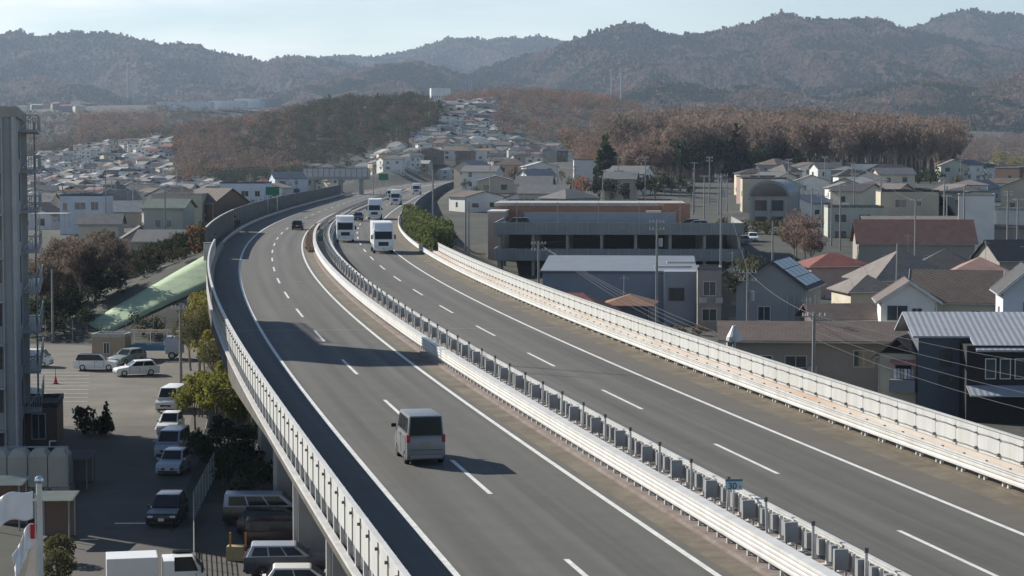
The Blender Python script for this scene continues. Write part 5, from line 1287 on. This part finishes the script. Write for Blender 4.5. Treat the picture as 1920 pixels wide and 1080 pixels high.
text('30', 0.29, (-0.05, -0.015, 1.035), t, m_ink)
text('5', 0.12, (0.20, -0.015, 1.05), t, m_ink)
# far landmarks
def mast(label, px, pyt, pyb, Y, w, lattice=True, group='radio masts'):
    b = at(px, pyb, Y); h = at(px, pyt, Y).z - b.z
    t = thing('radio_mast', label, 'mast', tuple(b), 0, group)
    if lattice:
        m = MB()
        for sx in (-1, 1):
            for sy in (-1, 1): m.tube((sx * w / 2, sy * w / 2, -3), (sx * w * .3, sy * w * .3, h), w * .07, n=4)
        n = 9
        for k in range(n):
            f0, f1 = k / n, (k + 1) / n; a0, a1 = w / 2 * (1 - .4 * f0), w / 2 * (1 - .4 * f1)
            for s in (-1, 1):
                m.tube((-a0, s * a0, h * f0), (a1, s * a1, h * f1), w * .04, n=4); m.tube((a0, s * a0, h * f0), (-a1, s * a1, h * f1), w * .04, n=4)
        m.build('lattice', m_galv, t)
        m = MB()
        for z in (.86, .97): m.box((0, 0, h * z), (w * 1.3, w * 1.3, w * .15))
        m.build('platform', m_galv, t)
    else:
        MB().tube((0, 0, -3), (0, 0, h), w / 2, w * .3, 8).build('pole', m_galv, t); MB().box((0, 0, h * .95), (w * 1.6, w * 1.6, h * .03)).build('antenna', m_white, t)
mast('lattice radio mast behind the white tower block', 882, 135, 200, 2050, 3.4)
mast('slim tall pole mast left of the pair above the rusty wood', 1146, 129, 205, 1900, 1.5, False)
mast('shorter mast with antenna ring right of the slim tall pole mast', 1164, 136, 205, 1950, 1.8, False)
mast('grey mast standing over the terrace at the far left', 240, 116, 180, 2900, 3.0, False)
mast('lower grey mast beside the mast over the terrace', 251, 146, 180, 2920, 2.2, False)
house('white tower block with dark slot windows beyond the rounded hill', 826, 2100, 20, 14, 26, rad(8), 'white', 'flat', 0, 'pale', z=zat(214, 2100), name='tower_block', cat='building', wins=tuple(('f', -8.4 + 2.4 * k, 15.5, 1.3, 3) for k in range(8)))
house('grey building with white water tank on its roof next to the white tower block', 870, 2150, 14, 12, 22, rad(8), 'grey', 'flat', 0, 'pale', z=zat(215, 2150), name='tower_block', cat='building')
for k, (px, py, w, lab) in enumerate(((350, 200, 60, 'long low white building on the terrace, left of the others'), (430, 198, 40, 'low white building with a chimney block on the terrace'), (470, 194, 30, 'small pale building on the terrace near the rounded hill'), (505, 192, 26, 'grey building on the terrace at the foot of the rounded hill'))):
    house(lab, px, 2250 + k * 30, w, 18, 9, rad(-6), ['white', 'white', 'paleblue', 'grey'][k], 'flat', 0, m_white, z=zat(py + 4, 2250 + k * 30) - 2, name='works_building', cat='building', group='buildings on the left terrace')
# ---------------------------------------------------------------- the town: houses on the slopes and in the valley
TAKEN = [(o.location.x, o.location.y, 6.5) for o in COL.objects if o.parent is None and o.get('category') in ('house', 'building', 'apartment house', 'hall', 'shop', 'office block')]
TAKEN += [(xat(1160, 315), 318, 22), (xat(1105, 346), 346, 18), (xat(1160, 246), 246, 11)]
WCH = [('white', 'white'), ('cream', 'cream'), ('beige', 'beige'), ('grey', 'grey'), ('taupe', 'taupe'), ('paleblue', 'pale blue'), ('palegreen', 'pale green'), ('pink', 'pinkish'), ('brown', 'brown')]
RCH = [('grey', 'grey'), ('dark', 'black'), ('brown', 'brown'), ('taupe', 'taupe'), ('blue', 'blue'), ('red', 'red'), ('rust', 'rusty'), ('pale', 'pale'), ('green', 'green')]
HOUSES = []
def town(region, pxa, pxb, ya, yb, n, group, seed, near=False, size=1.0):
    r = random.Random(seed); k = tries = 0
    while k < n and tries < n * 60:
        tries += 1
        Y = ya + (yb - ya) * r.random(); px = r.uniform(pxa, pxb); X = xat(px, Y)
        if Y < 1060:
            s = rslope(Y); u = (X - cx(Y)) / math.sqrt(1 + s * s)
            if -16 < u < 29: continue
        if Y > 1000 and (((X + 108) / 61) ** 2 + ((Y - 1300) / 140) ** 2 < 1): continue
        if any((X - a) ** 2 + (Y - b) ** 2 < (c + 5.2 * size) ** 2 for a, b, c in TAKEN): continue
        wc = r.choices(WCH, [14, 7, 5, 3, 3, 3, 2, 1.2, 1.4])[0]; rc = r.choices(RCH, [9, 7, 6, 5, 3, 1.6, 1.6, 2, 1.4])[0]
        rt = r.choices(['gable', 'hip', 'flat'], [6, 4, 1.2])[0]; ax = r.choice('xy')
        W = r.uniform(6.5, 10) * size; D = r.uniform(6, 8.5) * size; H = r.choice([4.9, 5.3, 5.6, 5.4, 3.2]) if rt != 'flat' else r.uniform(5.5, 8.0)
        rz = r.choice([-0.35, 0.1, 0.5, -0.1, 0.9]) + r.uniform(-0.15, 0.15)
        wins = []
        if Y < 1300:
            for zz in ([0.9, 3.4] if H > 4 else [0.9]):
                for c in (-W * .25, W * .22):
                    if r.random() < .85: wins.append(('f', c, zz, r.uniform(.8, 1.9), r.uniform(.9, 1.5)))
                wins.append(('l', r.uniform(-1.5, 1.5), zz, r.uniform(.7, 1.6), 1.1))
        o = thing('house', '', 'house', (X, Y, gz(X, Y)), rz, group)
        b = MB().box((0, 0, -2.0), (W, D, H + 2.0)); rise = r.uniform(1.1, 2.0)
        if rt == 'gable':
            for sg in (-1, 1):
                if ax == 'x': b.prism([(-D / 2, H), (D / 2, H), (0, H + rise)], sg * (W / 2 - .02), sg * W / 2, 'x')
                else: b.prism([(-W / 2, H), (W / 2, H), (0, H + rise)], sg * (D / 2 - .02), sg * D / 2, 'y')
        b.build('wall', WM[wc[0]], o)
        (gable_roof(W, D, H, rise, .45, ax) if rt == 'gable' else hip_roof(W, D, H, rise) if rt == 'hip' else MB().box((0, 0, H), (W + .2, D + .2, .3))).build('roof', RM[rc[0]], o)
        for f, c, zz, w, h in wins:
            m = MB()
            if f == 'f': m.box((c, -D / 2, zz), (w, .06, h))
            else: m.box((-W / 2, c, zz), (.06, w, h))
            m.build('window', m_pane, o)
        TAKEN.append((X, Y, 5.2 * size)); k += 1
        lv = 'single storey' if H < 4 else 'flat topped' if rt == 'flat' else 'two storey'
        HOUSES.append((o, f"{wc[1]} {'low ' if H < 4 else ''}house, {rc[1]} {rt} roof, {region}", px))
GV = 'houses in the valley left of the expressway'; GH = 'houses climbing the slope beyond the bend'; GR = 'houses in the valley on the right'
town('in the left valley', 60, 430, 405, 560, 30, GV, 11)
town('in the left valley', 60, 560, 560, 800, 42, GV, 12)
town('on the left terrace', -5, 190, 2180, 2420, 12, 'houses on the left terrace', 13, size=1.5)
town('low on the slope beyond', 590, 1080, 930, 1160, 62, GH, 14, size=1.1)
town('higher on the slope beyond', 670, 1110, 1160, 1330, 44, GH, 15, size=1.15)
town('beside the dark hill', 690, 850, 1010, 1200, 18, GH, 24, size=1.05)
town('before the brown wood', 880, 1230, 400, 620, 18, GR, 17)
town('below the leafless wood', 1390, 1680, 410, 610, 22, GR, 18)
town('behind the white blocks', 1770, 1990, 430, 900, 30, GR, 20)
def far_houses(label, pxa, pxb, ya, yb, n, seed, size=1.0):
    r = random.Random(seed); mb = MB(); k = tries = 0
    while k < n and tries < n * 30:
        tries += 1; Y = ya + (yb - ya) * r.random(); X = xat(r.uniform(pxa, pxb), Y)
        if Y < 1060 and -16 < X - cx(Y) < 29: continue
        if Y > 1040 and 330 < (px_ := X / Y * F + 960) < 620: continue
        if ((X + 108) / 61) ** 2 + ((Y - 1300) / 140) ** 2 < 1 or (X / Y * F + 960 > 930 and Y > 1330 and X < 90): continue
        if any(abs(X - a) < 5 + c and (X - a) ** 2 + (Y - b) ** 2 < (c + 4.6 * size) ** 2 for a, b, c in TAKEN): continue
        W = r.uniform(6.5, 10) * size; D = r.uniform(6, 8.5) * size; H = r.choice([4.9, 5.3, 5.6, 3.2]); rise = r.uniform(1.1, 2.0)
        M = Matrix.Translation((X, Y, gz(X, Y))) @ Matrix.Rotation(r.choice([-.35, .1, .5, .9]) + r.uniform(-.15, .15), 4, 'Z')
        w = MB().box((0, 0, -2), (W, D, H + 2)); ax = r.choice('xy')
        g = gable_roof(W, D, H, rise, .45, ax) if r.random() < .6 else hip_roof(W, D, H, rise)
        if r.random() < .12: g = MB().box((0, 0, H), (W + .3, D + .3, .4))
        wi = MB()
        for c in (-W * .25, W * .25):
            for z in ([.9, 3.4] if H > 4 else [.9]): wi.box((c, -D / 2, z), (1.5, .06, 1.2))
        for src, idx in ((w, r.choices(range(4), [9, 3, 1, 1])[0]), (g, 4 + r.choices(range(5), [5, 3, 3, 1, 4])[0]), (wi, 9)):
            src.xf(M); b = len(mb.v); mb.v += src.v; mb.f += [tuple(i + b for i in f) for f in src.f]; mb.mi += [idx] * len(src.f)
        TAKEN.append((X, Y, 4.6 * size)); k += 1
    tag(mb.build('distant_houses', [WM['white'], WM['cream'], WM['beige'], WM['grey'], RM['grey'], RM['dark'], RM['taupe'], RM['red'], RM['pale'], m_pane]), label, 'houses', None, 'stuff')
far_houses('mass of small pale houses far off in the left valley', 30, 560, 800, 1500, 330, 31)
far_houses('mass of small houses on the upper slope below the rusty wood', 690, 1100, 1330, 1680, 150, 32, 1.15)
far_houses('mass of small houses between the dark hill and the rusty wood', 690, 940, 1200, 1680, 130, 34, 1.1)
far_houses('mass of small bright houses far off in the right valley', 1740, 2000, 900, 1900, 230, 33)
def distinct(items):
    by = {}
    for o, l, x in items: by.setdefault(l, []).append((x, o))
    O = ['leftmost', 'second from left', 'third from left', 'fourth from left', 'fifth from left', 'sixth from left']
    W = {2: 'two', 3: 'three', 4: 'four', 5: 'five', 6: 'six'}
    for l, v in by.items():
        v.sort(key=lambda q: q[0])
        for i, (x, o) in enumerate(v):
            o['label'] = l if len(v) == 1 else (f"{l}, {O[min(i, 5)] if i < len(v) - 1 else 'rightmost'} of {W.get(len(v), 'several')}")
distinct(HOUSES)

# ---------------------------------------------------------------- utility poles and wires
m_pole = mat('pole_concrete', (0.27, 0.265, 0.25), 0.85, var=0.12)
m_wire = mat('wire', (0.16, 0.16, 0.17), 0.6)
TOPS = {}
def upole(key, label, px, pyt, Y, arms=2, tr=False, z=None, r=0.16, lamp=False, group='utility poles'):
    X = xat(px, Y); z = gz(X, Y) if z is None else z; h = zat(pyt, Y) - z
    t = thing('utility_pole', label, 'utility pole', (X, Y, z), R.uniform(-.5, .5), group)
    MB().tube((0, 0, -.3), (0, 0, h), r, r * .62, 8).build('pole', m_pole, t)
    for k in range(arms):
        zz = h - 0.35 - k * 0.75
        a = MB().box((0, -.12, zz), (1.7, .09, .09)).build('crossarm', m_galv, t)
        m = MB()
        for x in (-.75, -.4, .4, .75): m.tube((x, -.12, zz + .09), (x, -.12, zz + .3), .05, n=6)
        m.build('insulators', m_white, a).name = 'insulator_row'
    if tr: MB().tube((.38, 0, h - 2.9), (.38, 0, h - 2.0), .24, n=10).build('transformer', m_galv, t)
    if lamp: m = MB(); m.tube((0, 0, h - .1), (-1.4, 0, h + .2), .04); m.box((-1.6, 0, h + .12), (.7, .22, .12)); m.build('lamp', m_galv, t)
    TOPS[key] = Vector((X, Y, z + h)); return t
upole('a', 'dark tall pole with transformer in front of the warehouse window', 1232, 412, 222, 2, True)
upole('b', 'tall pole with many arms in front of the right end of the parking deck', 1352, 325, 250, 2, True)
upole('c', 'brown pole between the grey block and the grey solar roofed house', 1403, 505, 190, 2, True)
upole('d', 'white pole with insulators rising behind the white panel wall', 1528, 585, 142, 1, False)
upole('e', 'pole standing before the taupe hip roof', 1683, 457, 222, 0)
upole('f', 'pole beside the red awning of the warehouse row, leftmost on the right side', 1010, 452, 230, 2, False)
upole('g', 'thin pole left of the parking deck windows', 873, 372, 300, 0); upole('h', 'thin twin pole beside the thin pole left of the parking deck', 879, 377, 303, 0)
upole('i', 'slender pole at the right end of the parking deck', 1449, 414, 280, 0)
for i, (px, py, Y, lab) in enumerate(((1522, 352, 330, 'leftmost of four poles behind the red hip roof'), (1541, 365, 335, 'second of four poles behind the red hip roof'), (1559, 372, 340, 'third of four poles behind the red hip roof'), (1601, 324, 400, 'tallest of four poles behind the red hip roof'), (1650, 338, 420, 'pole left of the stepped apartment house'), (1775, 365, 345, 'pole left of the windowless white block'), (1908, 372, 320, 'pole in front of the white office wing'),
        (1320, 328, 420, 'pole left of the vaulted hall'), (1347, 330, 440, 'pole just left of the vaulted hall'), (1363, 335, 450, 'short pole touching the vaulted hall on its left'), (1130, 330, 430, 'pole among dark bushes behind the brick shop'), (1092, 335, 430, 'pole at the left end of the dark bushes behind the brick shop'), (1300, 345, 440, 'pole behind the right end of the brick shop'), (1498, 340, 400, 'pole right of the vaulted hall'))):
    upole('r%d' % i, lab, px, py, Y, 2 if i in (0, 3, 8) else 1)
upole('w', 'tall white lamp pole right of the hedge on the bend', 812, 318, 392, 0, r=.2, lamp=True)
upole('l1', 'slender pole beside the white parked vans', 336, 572, 178, 1, False)
upole('l2', 'pale pole in the brown autumn trees', 96, 505, 233, 0)
upole('l3', 'pole in front of the pale green house with arched porch', 310, 352, 330, 1)
upole('l4', 'dark pole in front of the pale blue flat roofed house', 199, 322, 345, 1)
upole('l5', 'pole left of the pale blue flat roofed house', 118, 345, 380, 1); upole('l6', 'thin pole near the apartment block balconies', 74, 330, 380, 0)
upole('l7', 'pole right of the pale blue three windowed house', 490, 330, 520, 1); upole('l8', 'pole beside the overpass bridge', 700, 320, 620, 1)
upole('l9', 'pole behind the cream walled house', 250, 328, 430, 1)
for px, lab in ((1800, 'pole among the far right roofs, left one'), (1870, 'pole among the far right roofs, right one')): upole('q%d' % px, lab, px, 300, 600, 1)
def wire(a, b, sag, label, off=0.0, r=0.014):
    a, b = Vector(a), Vector(b); pts = []
    for k in range(17):
        t = k / 16; p = a.lerp(b, t); p.z -= 4 * sag * t * (1 - t); p.x += off; pts.append(p)
    o = MB().path(pts, r, 4).build('power_line', m_wire); tag(o, label, 'wire', 'overhead wires'); return o
E1 = Vector((xat(2150, 118), 118, 8.4))
for k, dz in enumerate((0, -.9, -1.7, -2.6)): wire(TOPS['d'] + Vector((0, 0, -.2 - k * .55)), E1 + Vector((0, -k * 3, dz)), .5 + k * .1, ['topmost', 'second', 'third', 'lowest'][k] + ' of four wires sagging right from the white pole behind the panel wall')
for k in range(4): wire(TOPS['f'] + Vector((.4 + k * .4, 0, -.5 - k * .25)), TOPS['c'] + Vector((-5 + k * 1.3, -20, -5.4)), .8, ['leftmost', 'second', 'third', 'rightmost'][k] + ' of four wires running down past the faded red roof')
for a, b, lab in (('a', 'b', 'wire between the dark tall pole and the many armed pole'), ('b', 'c', 'wire from the many armed pole to the brown pole'), ('c', 'd', 'wire from the brown pole to the white pole'), ('r0', 'r3', 'wire between the poles behind the red hip roof'), ('r3', 'r5', 'wire passing the stepped apartment house'), ('r5', 'r6', 'wire passing the windowless white block'), ('l3', 'l4', 'wire crossing the left valley houses'), ('f', 'a', 'wire passing above the warehouse roof')):
    for s in (0,): wire(TOPS[a] - Vector((0, 0, .2)), TOPS[b] - Vector((0, 0, .2)), .45, lab)

PL = []
for lab, ya, yb, pa, pb in (('grey utility pole among the houses below the leafless wood', 420, 520, 1250, 1640), ('grey utility pole among the houses near the white blocks', 290, 400, 1560, 1910), ('grey utility pole among the houses beyond the brick shop', 420, 560, 890, 1240), ('grey utility pole in the left valley', 420, 640, 90, 400), ('grey utility pole on the slope beyond the bend', 950, 1250, 640, 1080)):
    prev = None
    for k in range(6):
        Y = R.uniform(ya, yb); px = pa + (pb - pa) * (k + R.uniform(.2, .8)) / 6; X = xat(px, Y)
        t = upole(lab + str(k), lab, px, HOR, Y, 2 if k % 2 else 1, k == 3, r=.17)
        for o in list(t.children):
            if o.name.startswith('pole'): sc_ = R.uniform(9.5, 11.5) / max(1, zat(HOR, Y) - gz(X, Y))
        t.scale.z = sc_; top = Vector((X, Y, gz(X, Y) + (zat(HOR, Y) - gz(X, Y)) * sc_ - .3)); PL.append((t, lab, px))
        if prev is not None and ya < 600: wire(prev, top, .5, 'wire strung between the ' + lab.replace('grey utility pole', 'poles'))
        prev = top
distinct(PL)
# ---------------------------------------------------------------- single trees and shrubs
def row(n, pxa, pxb, ya, yb, kind, leaf, h0, h1, label, group, seeds=3, n_=420, wide=1.0, name=None, z=None, bark=None, sd=0, ls=1.0):
    r = random.Random(hash((pxa, ya)) % 9999 + sd)
    for k in range(n):
        Y = r.uniform(ya, yb); px = pxa + (pxb - pxa) * ((k + r.uniform(.2, .8)) / n); X = xat(px, Y)
        tree(kind, leaf, (X, Y, (gz(X, Y) if z is None else z) - .1), r.uniform(h0, h1), label, name, group, None, k % seeds, n_, bark, wide, ls)
row(9, 62, 205, 243, 290, 'bare', 'brown', 6.5, 9, 'brown autumn tree in the clump left of the embankment', 'autumn trees left of the embankment', n_=2200, ls=.9)
row(4, 110, 240, 262, 300, 'bare', 'mauve', 6, 8, 'reddish autumn tree in the clump left of the embankment', 'autumn trees left of the embankment', n_=2200, ls=.9)
row(7, 62, 190, 236, 250, 'broad', 'dark', 3, 5, 'dark evergreen shrub behind the parking lot fence', 'dark shrubs behind the parking lot', n_=500)
row(6, 225, 330, 288, 312, 'broad', 'dark', 3, 4.5, 'dark evergreen tree above the green sheet', 'dark trees above the green sheet', n_=500)
row(2, 357, 377, 266, 272, 'bush', 'rust', 2.6, 4.2, 'russet bush at the end of the tall noise barrier', 'russet bushes', n_=420)
row(5, 376, 398, 212, 240, 'broad', 'yellow', 5.5, 8.2, 'tall yellow leaved shrub climbing beside the viaduct', 'yellow shrubs beside the viaduct', n_=520)
row(6, 352, 428, 182, 206, 'bare', 'olive', 5.5, 8, 'thin olive brown shrub under the viaduct edge', 'olive shrubs under the viaduct', n_=520)
row(3, 395, 425, 183, 195, 'broad', 'yellow', 4.5, 6, 'yellow leaved shrub under the viaduct edge', 'yellow shrubs beside the viaduct', n_=520)
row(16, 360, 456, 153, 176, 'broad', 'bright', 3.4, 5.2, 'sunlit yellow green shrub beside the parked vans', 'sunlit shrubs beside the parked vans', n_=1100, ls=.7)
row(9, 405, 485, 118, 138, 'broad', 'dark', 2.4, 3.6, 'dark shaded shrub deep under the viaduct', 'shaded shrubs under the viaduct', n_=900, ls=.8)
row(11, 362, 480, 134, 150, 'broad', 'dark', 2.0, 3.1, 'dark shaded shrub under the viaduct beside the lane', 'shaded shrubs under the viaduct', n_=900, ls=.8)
tree('bush', 'dark', gp(152, 155.5), 2.3, 'round dark bush left of the small cone tree', seed=1); tree('conifer', 'dark', gp(195, 155), 2.7, 'small dark cone shaped tree at the lot corner', n=500); tree('bush', 'dark', gp(172, 155.5), 1.9, 'low dark bush beside the small cone tree', seed=2)
def topiary(px, Y, r, label):
    t = thing('clipped_bush', label, 'bush', gp(px, Y), 0, 'clipped round bushes')
    MB().tube((0, 0, 0), (0, 0, r), .06).build('trunk', m_bark, t)
    V = leaves(np.random.RandomState(int(Y)), 1500, [(0, 0, r * .95, r * .98)], .07, 0.85); quads_object('crown', V, m_lf['olive'], parent=t)
topiary(103, 105.5, .86, 'round clipped olive green bush right of the flag pole, upper one'); topiary(98, 100.5, .98, 'round clipped olive green bush right of the flag pole, lower one')
tree('bush', 'bright', gp(28, 118.5), 2.3, 'leafy green plant in front of the water tank, left one', seed=1); tree('bush', 'hedge', gp(55, 118.5), 2.1, 'leafy green plant in front of the water tank, right one', seed=2)
for k, Y in enumerate(arc_steps(246, 345, 5.2)):
    p = rp(Y, 20.4 + R.uniform(-.5, .5)); tree('bush', 'hedge', (p.x, p.y, p.z - .3), R.uniform(3.4, 4.6), 'green hedge bush along the right guard rail on the bend', 'hedge_bush', 'hedge along the right guard rail', seed=k % 3, n=1100, wide=1.0, ls=.7)
row(3, 800, 830, 262, 300, 'bush', 'rust', 2.2, 3.2, 'brown withered bush right of the green hedge', 'withered bushes by the hedge')
row(2, 1385, 1425, 228, 240, 'bare', 'olive', 8, 10, 'bare olive tree among the poles right of the parking deck', 'bare trees right of the parking deck', n_=420)
row(4, 1478, 1530, 285, 320, 'bare', 'mauve', 6.5, 9, 'mauve brown bare tree in front of the vaulted hall', 'bare trees right of the parking deck', n_=1500)
row(3, 1240, 1330, 212, 222, 'bush', 'brown', 1.4, 2.2, 'brown bush below the warehouse', 'brown bushes', n_=300)
row(4, 1130, 1250, 545, 590, 'bare', 'mauve', 11, 14, 'round mauve brown tree behind the brick shop', 'mauve trees behind the brick shop', n_=2400, wide=1.3)
row(12, 1120, 1300, 480, 540, 'broad', 'dark', 5, 8, 'dark evergreen tree behind the brick shop', 'dark trees behind the brick shop', n_=420)
row(2, 1070, 1105, 480, 520, 'broad', 'orange', 6, 9, 'orange leaved tree at the left of the brick shop', 'orange trees', n_=420)
row(2, 1128, 1140, 560, 575, 'conifer', 'dark', 14, 17, 'tall dark conifer at the left end of the leafless wood', 'conifers by the leafless wood', n_=700)
row(24, 1225, 1500, 625, 680, 'broad', 'dark', 9, 15, 'dark evergreen tree at the front of the leafless wood', 'dark evergreens in front of the leafless wood', n_=420)
row(5, 1370, 1470, 650, 690, 'conifer', 'dark', 15, 19, 'dark conifer standing in the leafless wood', 'conifers by the leafless wood', n_=600)
row(10, 1160, 1290, 640, 720, 'bare', 'mauve', 14, 19, 'russet bare tree left in the leafless wood', 'bare trees of the leafless wood', n_=600)
row(60, 1270, 1780, 645, 702, 'bare', 'twig', 18, 23, 'bare tree with pale trunk at the front of the leafless wood', 'bare trees of the leafless wood', n_=900, bark=m_barkpale)
row(16, 1480, 1790, 600, 640, 'bush', 'dark', 3, 5.5, 'dark undergrowth bush at the foot of the leafless wood', 'undergrowth of the leafless wood', n_=300)
row(3, 1700, 1760, 360, 366, 'bush', 'olive', 3, 4.5, 'olive garden bush in front of the stepped apartment house', 'garden bushes by the apartment house', n_=300)
row(3, 1610, 1650, 345, 352, 'bush', 'hedge', 2.5, 3.5, 'green garden bush in front of the apartment row', 'garden bushes by the apartment house', n_=300)
row(7, 1850, 1990, 1180, 1320, 'broad', 'yellow', 13, 18, 'yellow green bamboo tree beyond the far right houses', 'yellow green trees at the right', n_=300)
row(4, 590, 790, 1380, 1430, 'conifer', 'dark', 14, 17, 'dark conifer on the crest of the rounded hill', 'conifers on the rounded hill', n_=400)
row(1, 1232, 1238, 880, 890, 'conifer', 'dark', 15, 17, 'lone dark conifer rising from the russet wood', 'conifers by the leafless wood', n_=400)
row(10, 70, 400, 420, 900, 'broad', 'olive', 5, 8, 'olive tree between the valley houses', 'garden trees in the left valley', n_=240)
row(16, 640, 1090, 900, 1450, 'broad', 'dark', 5, 9, 'dark garden tree between the slope houses', 'garden trees on the slope', n_=240)
row(8, 1400, 1950, 420, 800, 'broad', 'olive', 4, 8, 'olive garden tree in the right valley', 'garden trees in the right valley', n_=240)
row(5, 400, 600, 640, 900, 'bare', 'brown', 8, 12, 'brown bare tree behind the noise barrier', 'bare trees behind the noise barrier', n_=420)
row(7, 1310, 1480, 335, 375, 'bush', 'olive', 2.2, 3.8, 'olive shrub between the parking deck and the vaulted hall', 'shrubs by the vaulted hall', n_=300)
row(12, 870, 1080, 360, 640, 'broad', 'olive', 3, 6, 'olive garden tree right of the bend', 'garden trees right of the bend', n_=240)
for px, Y, rz, colr, lab in ((1345, 340, 80, 'white', 'white car parked left below the vaulted hall'), (1385, 343, 84, 'silver', 'grey car parked right below the vaulted hall'), (1412, 350, 175, 'white', 'white car nose on below the vaulted hall')):
    car('saloon_car', lab, 'car', (xat(px, Y), Y, gz(xat(px, Y), Y) + .02), rad(rz), colr, 4.3, 1.7, 1.5, 'hatch', group='cars below the vaulted hall')
# dry grass in the median where it widens
rr = np.random.RandomState(3); V = []
for k in range(260):
    Y = rr.uniform(247, 345); p = rp(Y, rr.uniform(4.4, 5.0)); V.append(leaves(rr, 9, [(p.x, p.y, p.z + .25, .28)], .16, 1, 2.2, 1.2))
tag(quads_object('dry_grass', np.concatenate(V), m_lf['brown']), 'dry russet grass along the median on the bend', 'grass', None, 'stuff')

# television aerials on some of the nearer roofs
for o in [o for o in COL.objects if o.parent is None and o.get('category') == 'house' and o.location.y < 520]:
    if R.random() < .5:
        rf = [c for c in o.children if c.name.startswith('roof')]
        if not rf: continue
        zt = max(v.co.z for v in rf[0].data.vertices); x = R.uniform(-1.2, 1.2)
        m = MB(); m.tube((x, .3, zt - 1.2), (x, .3, zt + 1.9), .035, n=5)
        for k in range(5): m.tube((x - .45, .0 + k * .16, zt + 1.6), (x + .45, .0 + k * .16, zt + 1.6), .014, n=4)
        m.tube((x, 0, zt + 1.6), (x, .8, zt + 1.6), .016, n=4); m.build('aerial', m_galv, o)
